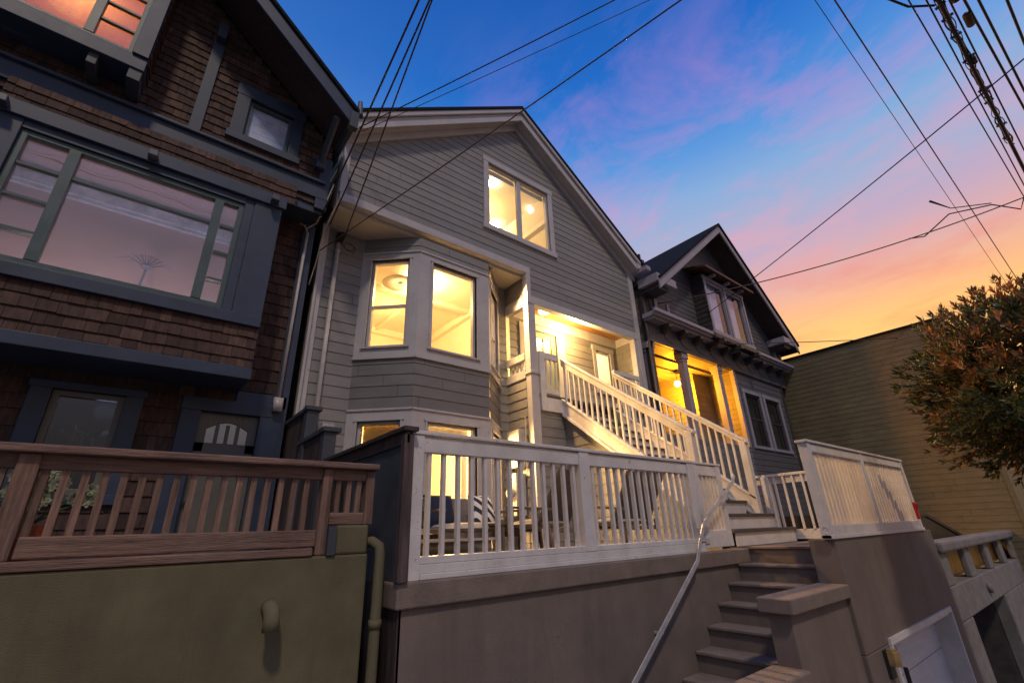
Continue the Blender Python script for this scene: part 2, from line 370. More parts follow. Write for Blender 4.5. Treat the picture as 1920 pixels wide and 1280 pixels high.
def window(parent, O, U, Nn, x0, x1, z0, z1, frame_m, glass_m, fw=.05, depth=.09, mull=(), bars=(), recess=.03, trim=None, trim_m=None, tproud=.03, name='window', label=None, muntins=None):
    """window in plane O + U*x + Z*z with outward normal Nn. x0..x1,z0..z1 = clear opening."""
    O = V(O); U = V(U).normalized(); Nn = V(Nn).normalized()
    f = MB()
    def bx(m, a0, a1, c0, c1, d0, d1): m.obox(O, U, Nn, Z, a0, a1, d0, d1, c0, c1)
    bx(f, x0, x0+fw, z0, z1, -depth, -recess+.012); bx(f, x1-fw, x1, z0, z1, -depth, -recess+.012)
    bx(f, x0+fw, x1-fw, z1-fw, z1, -depth, -recess+.01); bx(f, x0+fw, x1-fw, z0, z0+fw, -depth, -recess+.01)
    for (a, w) in mull: bx(f, a-w/2, a+w/2, z0+fw, z1-fw, -depth, -recess+.016)
    fo = f.build(name, frame_m, parent, bevel=.004)
    if label: plabel(fo, label)
    if muntins or bars:
        mm = MB()
        for (a0, a1, zc, w) in (bars or ()): bx(mm, a0, a1, zc-w/2, zc+w/2, -depth+.015, -recess)
        for (xc, c0, c1, w) in (muntins or ()): bx(mm, xc-w/2, xc+w/2, c0, c1, -depth+.013, -recess-.002)
        mm.build('muntin', frame_m, fo)
    g = MB(); gy = -depth+.03
    g.obox(O, U, Nn, Z, x0+fw*.5, x1-fw*.5, gy-.004, gy, z0+fw*.5, z1-fw*.5)
    g.build('pane', glass_m, fo)
    # reveal
    rv = MB()
    bx(rv, x0-.012, x0, z0, z1, -depth-.05, 0); bx(rv, x1, x1+.012, z0, z1, -depth-.05, 0)
    bx(rv, x0, x1, z1, z1+.012, -depth-.05, 0); bx(rv, x0-.02, x1+.02, z0-.012, z0, -depth-.05, .001)
    rv.build('jamb', trim_m or frame_m, fo)
    if trim:
        t = MB(); l, r, b, tt = trim
        if l: bx(t, x0-l, x0, z0, z1, -.02, tproud)
        if r: bx(t, x1, x1+r, z0, z1, -.02, tproud)
        if tt: bx(t, x0-l-(.02 if l else 0), x1+r+(.02 if r else 0), z1, z1+tt, -.02, tproud+.006)
        if b: bx(t, x0-l-(.03 if l else 0), x1+r+(.03 if r else 0), z0-b, z0, -.02, tproud+.02)
        t.build('casing', trim_m or frame_m, fo, bevel=.005)
    return fo

def downspout_curve(*p): return p

def lamp(name, loc, energy, col=(1, .72, .38), r=.05, parent=None, typ='POINT', size=.3, rot=None):
    d = bpy.data.lights.new(name, typ); d.energy = energy; d.color = col
    if typ == 'POINT': d.shadow_soft_size = r
    if typ == 'AREA': d.size = size
    if typ == 'SPOT': d.shadow_soft_size = r; d.spot_size = R(104); d.spot_blend = .5
    o = bpy.data.objects.new(name, d); COL.objects.link(o); o.location = loc
    if rot: o.rotation_euler = rot
    if parent: o.parent = parent; o.matrix_parent_inverse = pmat(parent).inverted()
    return o

# ================================================================== GROUND
def gz(x): return -1.62-.19*max(-40, min(60, x))
def gsheet(name, y0, y1, dz, m, x0=-40, x1=60):
    mb = MB(); xs = sorted({x0, x1, *[x0+(x1-x0)*i/40 for i in range(41)]})
    for a, b in zip(xs[:-1], xs[1:]):
        mb.add([(a, y0, gz(a)+dz), (b, y0, gz(b)+dz), (b, y1, gz(b)+dz), (a, y1, gz(a)+dz)], [(0, 1, 2, 3)])
    return struct(mb.build(name, m))
g = MB()
xs = [-600, -40, 60, 600]
for a, b in zip(xs[:-1], xs[1:]):
    g.add([(a, -600, gz(a)-.2), (b, -600, gz(b)-.2), (b, 600, gz(b)-.2), (a, 600, gz(a)-.2)], [(0, 1, 2, 3)])
struct(g.build('ground', M['conc']))
gsheet('road', -11, -1.95, -.13, M['asphalt'])
k = MB()
for i in range(50):
    a = -40+i*2.0; b = a+1.985
    k.add([(a, -1.9, gz(a)), (b, -1.9, gz(b)), (b, 2.0, gz(b)), (a, 2.0, gz(a)), (a, -1.9, gz(a)-.3), (b, -1.9, gz(b)-.3)], [(0, 1, 2, 3), (4, 5, 1, 0)])
struct(k.build('sidewalk', M['walk']))
k = MB()
for i in range(50):
    a = -40+i*2.0; b = a+1.99
    k.add([(a, -2.05, gz(a)-.01), (b, -2.05, gz(b)-.01), (b, -1.9, gz(b)-.005), (a, -1.9, gz(a)-.005), (a, -2.05, gz(a)-.3), (b, -2.05, gz(b)-.3)], [(0, 1, 2, 3), (4, 5, 1, 0)])
struct(k.build('kerb', M['conc']))
gsheet('sidewalk_opposite', -15, -11.1, 0, M['walk'])

# ================================================================== MAIN HOUSE
H = thing('gray_house', 'gray clapboard gabled house with white trim and glowing windows, between brown shingled and charcoal houses', 'house', (5.3, 6.2, -.3))
YF, YR = 6.2, 6.9
XL, XR = 1.65, 9.12
APX, APZ, SL = 5.36, 8.93, .715
zl = APZ-SL*(APX-XL); zr = APZ-SL*(XR-APX)
UW = (4.56, 6.28, 5.74, 7.36)   # attic window opening x0,x1,z0,z1
mb = MB()
siding(mb, (0, YF, 0), X, -Y, [(XL, 5.08), (5.58, 5.08), (5.58, 4.43), (XR, 4.43), (XR, zr), (APX, APZ), (XL, zl)], [UW], .158, .010, 5.08)
wo = mb.build('gable_wall', M['gray'], H); 
# white band + corner boards
t = MB()
t.box(XL-.02, 5.58, YF-.035, YF+.1, 4.93, 5.078)
t.box(5.47, 5.58, YF-.034, YF+.1, 4.43, 4.93)
t.box(5.47, XR-.13, YF-.036, YF+.1, 4.25, 4.428)
t.build('band_trim', M['white'], H, bevel=.006)
t = MB()
t.box(XR-.13, XR+.03, YF-.037, YF+.1, -.4, zr+.12); t.box(XR+.0, XR+.033, YF+.1, YF+.22, -.4, zr-.05)
t.box(XL-.04, XL+.07, YF-.037, YF+.04, 5.08, zl+.1); t.box(XL-.045, XL-.012, YF+.04, YF+.25, 4.93, zl-.02)
t.build('corner_board', M['white'], H, bevel=.006)
# side walls and back
t = MB()
siding(t, (XR, 0, 0), Y, X, [(YF+.1, -.4), (15, -.4), (15, zr), (YF+.1, zr)], [], .17, .010, 0)
siding(t, (XL, 0, 0), Y, -X, [(YF+.1, 4.93), (15, 4.93), (15, zl), (YF+.1, zl)], [], .17, .010, 0)
t.box(XL+.02, XR, 15, 15.1, -.4, zl); t.prism([(XL, 15.05, zl), (XR, 15.05, zr), (APX, 15.05, APZ)], (0, .05, 0))
t.box(XL, XL+.05, YR+.1, 15, -.4, 4.93)
t.build('side_wall', M['gray'], H)
# roof slabs
rf = MB()
for sx, xe in ((-1, XL-.08), (1, XR+.12)):
    ze = APZ-SL*abs(xe-APX)
    rf.prism([(APX, 5.86, APZ+.34), (xe, 5.86, ze+.34), (xe, 5.86, ze+.27), (APX, 5.86, APZ+.27)], (0, 9.4, 0))
rfo = rf.build('roof', M['roof'], H)
rk = MB(); rk2 = MB(); sf = MB()
for sx, xe in ((-1, XL-.08), (1, XR+.12)):
    ze = APZ-SL*abs(xe-APX)
    rk.prism([(APX, 5.88, APZ+.268), (xe, 5.88, ze+.268), (xe, 5.88, ze+.16), (APX, 5.88, APZ+.16)], (0, .05, 0))
    rk.prism([(APX, 5.93, APZ+.16), (xe, 5.93, ze+.16), (xe, 5.93, ze-.06), (APX, 5.93, APZ-.06)], (0, .05, 0))
    rk2.prism([(APX, YF-.06, APZ-.03), (xe, YF-.06, ze-.03), (xe, YF-.06, ze-.19), (APX, YF-.06, APZ-.19)], (0, .058, 0))
    sf.prism([(APX, 5.98, APZ+.0), (xe, 5.98, ze+.0), (xe, 5.98, ze-.03), (APX, 5.98, APZ-.03)], (0, .22, 0))
rk.build('rake_board', M['white'], rfo, bevel=.006); rk2.build('frieze_board', M['white'], rfo, bevel=.005); sf.build('rake_soffit', M['white'], rfo)
ev = MB(); ev.box(XR+.0, XR+.14, 5.9, 15.2, zr-.05, zr+.17); ev.box(XL-.12, XL-.0, 5.9, 15.2, zl-.04, zl+.15)
ev.build('eave_fascia', M['white'], rfo)
gt = MB(); gt.box(XR+.13, XR+.23, 5.84, 15.2, zr+.14, zr+.24); gt.box(XR+.1, XR+.16, 5.88, 5.93, zr+.2, zr+.42); gt.build('gutter', M['black'], rfo)
# attic window
xm = (UW[0]+UW[1])/2
window(H, (0, YF, 0), X, -Y, *UW, M['white'], M['glass'], fw=.05, mull=((xm, .1),), trim=(.12, .12, .12, .13), trim_m=M['white'], tproud=.03, label='large two pane attic window glowing yellow')
# attic room
def room(name, x0, x1, y0, y1, z0, z1, m, parent, front=False, top=None):
    r = MB(); t = .04
    r.box(x0-t, x0, y0, y1, z0, z1); r.box(x1, x1+t, y0, y1, z0, z1); r.box(x0, x1, y1, y1+t, z0, z1); r.box(x0, x1, y0, y1, z0-t, z0)
    r.box(x0, x1, y0, y1, z1, z1+t)
    # crown and base moulding
    r.box(x0, x1, y1-.05, y1, z1-.14, z1-.001); r.box(x0, x0+.05, y0, y1-.05, z1-.14, z1-.001); r.box(x1-.05, x1, y0, y1-.05, z1-.14, z1-.001)
    return r.build(name, m, parent)
ra = MB(); 
ra.prism([(3.1, 6.36, 5.3), (8.0, 6.36, 5.3), (8.0, 6.36, 6.3), (6.6, 6.36, 7.75), (4.1, 6.36, 7.75), (3.1, 6.36, 6.8)][::-1], (0, 4.2, 0))
ra.f = [f for i, f in enumerate(ra.f) if i != 0]; ra.c = ra.c[:len(ra.f)]
ra.box(3.2, 8, 10.35, 10.4, 7.5, 7.62); ra.box(6.55, 6.7, 6.5, 10.5, 6.9, 7.02)
ra.build('attic_room', M['room'], H)
dl = MB()
for (x, y) in ((5.27, 6.98), (6.72, 7.18), (6.3, 8.25)): dl.lathe((x, y, 7.66), [(.0, 0), (.07, .01), (.11, .04), (.11, .08)], 16)
dl.build('downlight', M['disc'], H)
bl = MB(); bl.box(UW[0]+.05, xm-.06, 6.31, 6.33, UW[3]-.17, UW[3]-.06); bl.box(xm+.06, UW[1]-.05, 6.31, 6.33, UW[3]-.17, UW[3]-.06); bl.build('blind', M['curtain'], H)
lamp('attic_light', (5.5, 8.0, 7.3), 66, (1, .585, .22), .15, H)

# recess soffit
t = MB(); t.box(XL+.0, 5.47, YF+.1, YR+.02, 4.86, 4.93); t.build('soffit', M['soffit'], H)
# recessed left wall
BP = [(2.36, YR), (3.1, YF+.03), (4.54, YF+.03), (5.28, YR)]
t = MB()
siding(t, (0, YR, 0), X, -Y, [(XL+.06, -.4), (2.36, -.4), (2.36, 4.86), (XL+.06, 4.86)], [], .178, .010, .0)
siding(t, (0, YR, 0), X, -Y, [(5.28, -.4), (5.48, -.4), (5.48, 4.86), (5.28, 4.86)], [], .178, .010, .0)
t.build('recess_wall', M['gray'], H)
t = MB(); t.box(XL-.04, XL+.08, YR-.035, YR+.06, -.6, 4.86); t.box(XL-.045, XL-.005, YR-.09, YR-.036, -.6, 4.86); t.build('corner_board', M['white'], H, bevel=.006)
# bay: three faces
def bay_faces():
    for i in range(3):
        a = V((*BP[i], 0)); b = V((*BP[i+1], 0)); U = (b-a); L = U.length; U = U/L; Nn = V((U.y, -U.x, 0))
        yield i, a, U, Nn, L
ZB = dict(up_top=4.57, up_bot=2.59, lo_top=1.79, lo_bot=-.1)
sd = MB(); sd2 = MB(); tr = MB()
WZ1 = (2.80, 4.42); WZ0 = (.22, 1.60)
for i, a, U, Nn, L in bay_faces():
    m0, m1 = ((.255, L-.27) if i == 1 else (.17, L-.17))
    siding(sd, a, U, Nn, [(0, 4.57), (L, 4.57), (L, 4.86), (0, 4.86)], [], .178, .010, .05)
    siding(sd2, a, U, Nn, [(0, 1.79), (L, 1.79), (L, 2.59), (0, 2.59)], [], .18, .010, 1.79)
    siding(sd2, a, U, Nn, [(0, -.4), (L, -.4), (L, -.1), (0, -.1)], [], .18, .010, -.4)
    p = .012; e0 = -.005; e1 = L+.005
    for (zb, zt, w) in ((2.59, 4.57, WZ1), (-.1, 1.79, WZ0)):
        for (u0, u1, z0, z1) in ((e0, m0, zb, zt), (m1, e1, zb, zt), (m0, m1, zb, w[0]), (m0, m1, w[1], zt)):
            tr.obox(a, U, Nn, Z, u0, u1, -.05, p, z0, z1)
        tr.obox(a, U, Nn, Z, e0, e1, p, p+.022, zt-.03, zt+.0); tr.obox(a, U, Nn, Z, e0, e1, p, p+.03, zb, zb+.035)
    lab = ['left', 'front', 'right'][i]
    for (w, nm) in ((WZ1, 'upper'), (WZ0, 'lower')):
        zc = w[0]+(w[1]-w[0])*.46
        bars = ((m0+.05, m1-.05, zc, .045),) if i != 1 else ()
        window(H, a, U, Nn, m0, m1, w[0], w[1], M['white'], M['glass'], fw=.045, depth=.12, recess=.045, bars=bars, trim=(.035, .035, .03, .035), trim_m=M['white'], tproud=.028)
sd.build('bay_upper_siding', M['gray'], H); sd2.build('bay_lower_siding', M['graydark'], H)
tr.build('bay_trim', M['white'], H)
t = MB()
for (x, y) in BP[1:3]: t.tube([(x+(.03 if x < 4 else -.03), y+.035, -.4), (x+(.03 if x < 4 else -.03), y+.035, 4.86)], .034, 10)
t.cut(); t.build('corner_post', M['gray'], H)
# rooms behind bay
for (z0, z1, nm) in ((2.3, 4.78, 'bay_room'), (-.3, 2.1, 'lower_room')):
    r = MB(); t_ = .04
    P = [(1.8, YR+.12), (BP[0][0]+.1, YR+.12), (BP[1][0]+.06, YF+.16), (BP[2][0]-.06, YF+.16), (BP[3][0]-.1, YR+.12), (5.4, YR+.12), (5.4, 10.2), (1.8, 10.2)]
    n = len(P)
    r.add([(x, y, z0) for x, y in P]+[(x, y, z1) for x, y in P], [tuple(range(n)), tuple(range(n, 2*n))[::-1]]+[(i, (i+1) % n, n+(i+1) % n, n+i) for i in (0, 4, 5, 6, 7)])
    r.box(1.8, 5.4, 10.08, 10.2, z1-.16, z1-.002); r.box(5.28, 5.4, 7.05, 10.08, z1-.16, z1-.002); r.box(1.8, 1.92, 7.05, 10.08, z1-.16, z1-.002)
    if z0 > 1: r.box(1.92, 5.28, 8.0, 8.12, z1-.1, z1-.003); r.box(3.9, 3.98, 8.12, 10.08, z1-.09, z1-.003)
    r.build(nm, M['room'], H)

t = MB(); t.lathe((3.3, 7.5, 4.56), [(.03, .2), (.03, .05), (.1, .05), (.3, .0), (.32, .02), (.28, .06)], 24); t.build('ceiling_lamp', M['soffit'], H, smooth=True)
lamp('bay_room_light', (3.75, 7.45, 4.5), 165, (1, .58, .22), .09, H)
lamp('bay_room_fill', (3.7, 8.8, 4.3), 26, (1, .54, .18), .2, H)
lamp('lower_room_light', (4.3, 7.2, 1.35), 620, (1, .58, .2), .2, H)
t = MB(); t.box(3.36, 4.24, YF+.24, YF+.25, 1.42, 1.6)
t.build('roller_blind', M['curtain'], H)
t = MB(); t.box(3.0, 3.08, 8.4, 8.5, -.3, 1.75); t.box(3.7, 3.78, 8.4, 8.5, -.3, 1.75); t.box(3.0, 3.78, 8.4, 8.5, 1.75, 1.84); t.box(3.08, 3.7, 8.5, 8.55, -.3, 1.75); t.build('inner_door', M['white'], H)
t = MB(); t.box(4.2, 4.9, 9.2, 9.24, .7, 1.3); t.box(4.0, 5.2, 9.6, 10.0, -.3, .5); t.build('picture', M['teak'], H)
t = MB(); t.tube([(4.6, 8.2, 2.1), (4.6, 8.2, 1.9)], .01, 6); t.lathe((4.6, 8.2, 1.7), [(.16, 0), (.1, .2), (.09, .2)], 16); t.build('pendant_shade', M['curtain'], H)
for x in (3.37, 4.14):
    t = MB(); n_ = 9
    for q in range(n_): t.box(x+q*.011, x+q*.011+.009, YF+.27+(q % 2)*.012, YF+.285+(q % 2)*.012, -.2, 1.56)
    t.build('curtain', M['curtain'], H)
t = MB(); t.box(3.4, 4.2, YF+.3, YF+.31, 1.54, 1.57); t.build('curtain_rod', M['curtain'], H)
t = MB(); a = V((*BP[0], 0)); b = V((*BP[1], 0)); U = (b-a).normalized(); Nn = V((U.y, -U.x, 0))
t.obox(a, U, Nn, Z, .2, .86, -.2, -.19, .22, 1.58); 
mt = mat('amber_blind', (.62, .42, .1), .8, .1, 10); t.build('roller_blind', mt, H)

# porch side wall (facing -X), posts
PX = 5.48
t = MB()
siding(t, (PX, 0, 0), -Y, -X, [(-YR, 4.42), (-YF-.12, 4.42), (-YF-.12, 4.86), (-YR, 4.86)], [], .178, .010, .0)
siding(t, (PX, 0, 0), -Y, -X, [(-YR, -.4), (-YF-.12, -.4), (-YF-.12, 2.69), (-YR, 2.69)], [], .178, .010, .0)
t.cut(); t.box(PX+.012, PX+.09, YF+.12, YR, 4.42, 4.86); t.cut(); t.box(PX+.012, PX+.09, YF+.12, YR, -.4, 2.69)
t.build('porch_side_wall', M['gray'], H)
t = MB(); t.box(PX-.02, PX+.1, YF+.12, YR, 4.2, 4.418); t.box(PX-.02, PX+.1, YF+.12, YR, 2.692, 2.86); t.box(PX-.03, PX+.1, YF+.12, YR, 3.06, 3.2)
for k_ in range(5): y = YF+.2+k_*.14; t.box(PX+.02, PX+.055, y-.018, y+.018, 2.86, 3.06)
t.box(PX-.01, PX+.09, YF+.12, YF+.16, 2.86, 3.06)
t.build('porch_side_rail', M['white'], H, bevel=.004)
t = MB(); t.box(PX, PX+.19, YF-.02, YF+.12, -.4, 4.25); t.box(PX-.02, PX+.21, YF-.045, YF+.13, 2.76, 2.81); t.build('porch_post', M['white'], H, bevel=.006)
t = MB(); t.box(XR-.24, XR-.13, YF-.02, YF+.12, -.4, 4.25); t.build('porch_post', M['white'], H, bevel=.006)
# porch back wall with door and window
DX0, DX1, DZ0, DZ1 = 5.98, 6.93, 2.4, 4.10
WX = (8.26, 8.78, 3.05, 4.06)
t = MB(); siding(t, (0, YR, 0), X, -Y, [(PX+.09, 2.4), (XR-.05, 2.4), (XR-.05, 4.25), (PX+.09, 4.25)], [(DX0, DX1, DZ0-.1, DZ1), WX], .178, .010, .0); t.build('porch_back_wall', M['gray'], H)
t = MB(); t.box(PX+.09, XR-.02, YR-.03, YR+.04, 4.25, 4.48); t.box(XR-.06, XR-.03, YF+.12, YR, 4.28, 4.48); t.build('porch_frieze', M['white'], H)
t = MB(); siding(t, (XR-.05, 0, 0), -Y, -X, [(-YR, 2.4), (-YF-.12, 2.4), (-YF-.12, 4.28), (-YR, 4.28)], [], .178, .010, .0); t.build('porch_end_wall', M['gray'], H)
ceilm = mat('varnished_fir_ceiling', (.42, .2, .07), .45, .3, 5, .2, 40, stretch=(.5, 8, 1))
t = MB()
for i in range(8): y0 = YF+.1+i*.1; t.box(PX+.02, XR-.03, y0, y0+.096, 4.48, 4.5)
t.build('porch_ceiling', ceilm, H)
t = MB()
for i in range(5): y0 = YF-.01+i*.14; t.box(PX+.1, XR-.1, y0, y0+.135, 2.34, 2.4)
t.build('porch_floor', M['tread'], H)
window(H, (0, YR, 0), X, -Y, *WX, M['white'], M['glass'], fw=.04, trim=(.12, .12, .1, .12), trim_m=M['white'])
doorm = mat('sage_green_door', (.22, .25, .17), .4, .08, 3)
d = MB(); cols = [DX0, DX0+.13, DX0+.13+.2, DX0+.41, DX0+.41+.18, DX1-.13, DX1]
d.box(DX0, DX1, YR+.02, YR+.06, DZ0, 3.55); d.box(DX0, DX1, YR+.02, YR+.06, 3.97, DZ1)
for x in (DX0, DX0+.31, DX0+.56, DX1-.14): d.box(x, x+.14 if x in (DX0, DX1-.14) else x+.06, YR+.02, YR+.06, 3.55, 3.97)
for x in (DX0+.15, DX0+.53): d.box(x, x+.27, YR+.01, YR+.022, 2.62, 3.4)
do = d.build('front_door', doorm, H, bevel=.004)
t = MB(); t.box(DX0+.14, DX1-.14, YR+.038, YR+.044, 3.55, 3.97); t.build('pane', M['glass'], do)
t = MB(); t.lathe((DX0+.07, YR-.0, 3.3), [(.0, -.03), (.03, -.02), (.03, .02), (0, .03)], 12); t.build('handle', M['metal'], do)
t = MB(); t.box(DX1, DX1+.24, YR-.03, YR+.03, 2.4, 4.2); t.box(DX0-.15, DX0, YR-.03, YR+.03, 2.4, 4.2); t.box(DX0, DX1, YR-.035, YR+.03, DZ1, 4.22); t.build('door_casing', M['white'], H, bevel=.004)
room('entry_room', 5.6, 9.0, YR+.15, 10.2, 2.3, 4.6, M['room'], H)
lamp('entry_light', (7.9, 8.0, 4.2), 150, (1, .7, .32), .15, H)
t = MB(); t.lathe((6.35, 6.62, 4.40), [(.02, .0), (.1, .015), (.13, .05), (.13, .08)], 20); t.build('porch_lamp', M['bulb'], H, smooth=True)
lamp('porch_light', (7.05, 6.42, 4.1), 160, (1, .6, .2), .07, H)
# front guard at the landing: left stub and right length
def guard(parent, x0, x1, y, z0, z1, zr_, n, m, bw=.035, botr=None):
    t = MB(); t.box(x0, x1, y-.03, y+.03, zr_, z1); t.box(x0, x1, y-.028, y+.028, z0, z0+(botr or .09)); t.build('rail', m, parent, bevel=.004)
    for i in range(n):
        xc = x0+(x1-x0)*(i+.5)/n; b = MB(); b.box(xc-bw/2, xc+bw/2, y-bw/2, y+bw/2, z0+(botr or .09), zr_); b.build('baluster', m, parent)
GR = thing('porch_guard_rail', 'short white porch guard rail beside the porch post, left of the stair top', 'railing', (5.8, YF, 2.4))
t = MB(); t.box(5.7, 5.83, YF-.045, YF+.03, 2.07, 3.25); t.box(5.83, 6.29, YF-.045, YF+.03, 2.07, 2.33); t.build('post', M['fence'], GR, bevel=.005)
guard(GR, 5.83, 6.2, YF, 2.42, 3.25, 3.12, 3, M['fence'])
GR2 = thing('porch_guard_rail', 'white porch guard rail right of the stair top, below the small porch window', 'railing', (8, YF, 2.4))
guard(GR2, 7.95, 8.88, YF, 2.42, 3.28, 3.18, 7, M['fence'])
# house base below porch (front face) & floor fill
t = MB(); siding(t, (0, YF+.02, 0), X, -Y, [(5.69, -.4), (6.33, -.4), (6.33, 2.3), (5.69, 2.3)], [], .178, .010, .0)
siding(t, (0, YF+.02, 0), X, -Y, [(7.9, -.4), (XR-.1, -.4), (XR-.1, 2.34), (7.9, 2.34)], [], .178, .010, .0)
t.build('porch_base_wall', M['gray'], H)
# conduits, meters, weatherhead
t = MB(); t.tube([(1.89, 6.84, 4.62), (1.89, 6.84, -.2)], .035, 12); t.tube([(1.89, 6.84, 4.45), (1.89, 6.84, 4.40)], .043, 12); t.build('service_conduit', M['meter'], H, smooth=True)
t = MB(); t.tube([(1.89, 6.84, 4.6), (1.9, 6.78, 4.72), (1.92, 6.7, 4.68)], [.06, .075, .05], 10); t.build('weatherhead', M['black'], H, smooth=True)
t = MB(); t.box(5.3, 5.46, 6.4, 6.72, 1.05, 1.72); t.box(5.24, 5.46, 6.44, 6.68, .25, .95); t.tube([(5.24, 6.56, .62), (5.17, 6.56, .62)], .09, 16); t.tube([(5.4, 6.45, .25), (5.4, 6.45, -.3)], .018, 8); t.tube([(5.42, 6.34, 1.95), (5.42, 6.34, .9)], .012, 6)
t.build('meter_box', M['meter'], H, bevel=.008)
t = MB(); t.box(1.95, 2.12, 6.66, 6.86, 1.2, 1.5); 
for i in range(6): t.box(1.955+i*.028, 1.97+i*.028, 6.68, 6.84, 1.5, 1.53)
t.build('vent_box', M['meter'], H, bevel=.006)
t = MB()
for q in range(2):
    t.tube([(1.93+.1*math.cos(s*.5)+.1+q*.03, 6.75-.02*math.sin(s*.4), 4.52+.06*math.sin(s*.5)-.02*q) for s in range(14)], .006, 5)
t.build('cable_coil', M['cable'], H)

FLP = V((4.72, 6.35, 4.80))  # flood lamp and fixture added under the overhang to light the stairs
t = MB(); t.lathe(FLP+V((0, 0, .0)), [(.0, -.01), (.03, 0), (.035, .07)], 14); t.build('added_flood_lamp', M['soffit'], H, smooth=True)
lamp('added_flood_light', FLP+V((0, 0, -.04)), 1150, (1, .57, .2), .05, H, 'SPOT', rot=(V((7.2, 3.2, .6))-FLP).to_track_quat('-Z', 'Y').to_euler())

# ================================================================== MAIN RETAINING WALL + PATIO
RW = thing('retaining_wall', 'mauve brown stucco retaining wall with a thick cap under the long white picket fence', 'wall', (4, 3.2, -2))
t = MB(); t.prism([(1.57, 3.2, -.44), (6.37, 3.2, -.44), (6.37, 3.2, -3.1), (1.57, 3.2, -2.2)], (0, .2, 0)); t.build('wall_face', M['wallb'], RW)
t = MB(); t.box(1.53, 6.36, 3.165, 3.42, -.45, -.29); t.build('wall_cap', M['capb'], RW, bevel=.012)
t = MB(); t.box(1.57, 1.77, 3.4, 6.1, -2.3, -.32); t.build('return_wall', M['wallb'], RW)
PF = MB()
for i in range(24):
    y0 = 3.42+i*.145; PF.box(1.77, 9.1, y0, y0+.14, -.34, -.3)
PF.box(1.8, 9.1, 3.45, 6.9, -2.5, -.345)
struct(PF.build('patio', M['floor']))

# ---- long picket fence
def picket(parent, x0, x1, y, z0, z1, n, w=.029, m=None):
    src = None
    for i in range(n):
        xc = x0+(x1-x0)*(i+.5)/n
        if src is None:
            b = MB(); b.box(-w/2, w/2, -.02, .02, z0, z1); src = b.build('baluster', m or M['fence'], parent); src.location = (xc, y, 0); src.matrix_parent_inverse = pmat(parent).inverted()
        else:
            c = src.copy(); COL.objects.link(c); c.location = (xc+random.uniform(-.004, .004), y+random.uniform(-.002, .002), 0); c.rotation_euler = (0, random.uniform(-.004, .004), random.uniform(-.04, .04))
FN = thing('picket_fence', 'long white picket fence on the brown retaining wall in front of the patio', 'fence', (3.5, 3.23, -.29))
zt, zb_ = .715, -.285
for (a, b) in ((1.60, 1.71), (3.41, 3.55)):
    t = MB(); t.box(a, b, 3.195, 3.29, zb_-.005 if a < 2 else -.19, zt); t.build('post', M['fence'], FN, bevel=.006)
t = MB(); t.box(1.71, 3.41, 3.205, 3.27, .585, zt-.012); t.box(3.55, 5.30, 3.205, 3.27, .585, zt-.012); t.box(1.6, 5.43, 3.185, 3.31, zt, zt+.03); t.build('top_rail', M['fence'], FN, bevel=.005)
t = MB(); t.box(1.71, 5.43, 3.2, 3.275, -.25, -.19); t.box(1.71, 3.41, 3.2, 3.275, -.19, -.14); t.box(3.55, 5.3, 3.2, 3.275, -.19, -.14); t.box(1.71, 5.42, 3.188, 3.29, -.288, -.25); t.build('bottom_rail', M['fence'], FN, bevel=.005)
t = MB(); t.box(5.30, 5.43, 3.195, 3.29, -.18, zt); t.build('post', M['fence'], FN, bevel=.006)
picket(FN, 1.71, 3.41, 3.24, -.14, .585, 13); picket(FN, 3.55, 5.30, 3.24, -.14, .585, 14)
GT = thing('picket_gate', 'narrow white picket gate at the right end of the long fence, beside the concrete steps', 'gate', (5.75, 3.23, -.26))
t = MB(); t.box(5.44, 5.53, 3.2, 3.28, -.25, zt); t.box(5.97, 6.09, 3.2, 3.28, -.25, zt); t.build('stile', M['fence'], GT, bevel=.005)
t = MB(); t.box(5.53, 5.97, 3.205, 3.275, .58, zt-.01); t.box(5.53, 5.97, 3.205, 3.275, -.25, -.06); t.box(5.44, 6.1, 3.19, 3.3, zt, zt+.028); t.build('rail', M['fence'], GT, bevel=.005)
picket(GT, 5.53, 5.97, 3.24, -.06, .58, 5)
t = MB(); t.box(5.43, 5.52, 3.188, 3.2, .05, .12); t.box(5.43, 5.52, 3.188, 3.2, -.2, -.14); t.build('hinge', M['metal'], GT)

# ---- concrete steps climbing beside the wall
ST = thing('concrete_steps', 'brown concrete steps climbing along the retaining wall up to the landing', 'stairs', (5, 2.8, -2))
xr = [6.37-.295*i for i in range(12)]; zr_ = [-.27-.182*i for i in range(12)]
pts = [(8.35, 2.3, -.27), (6.37, 2.3, -.27)]
for i in range(11):
    pts += [(xr[i], 2.3, zr_[i+1]), (xr[i+1], 2.3, zr_[i+1])]
pts += [(xr[11], 2.3, -2.9), (8.35, 2.3, -2.9)]
t = MB(); t.prism(pts, (0, .897, 0)); t.build('step_block', M['wallb'], ST)
t = MB()
for i in range(12):
    t.box(xr[i]-.025, xr[i]+.2, 2.31, 3.197, zr_[i]-.028, zr_[i]+.004)
t.build('nosing', M['capb'], ST, bevel=.008)
t = MB(); t.box(6.38, 8.35, 3.2, 3.42, -1.5, -.274); t.build('landing_slab', M['capb'], ST)

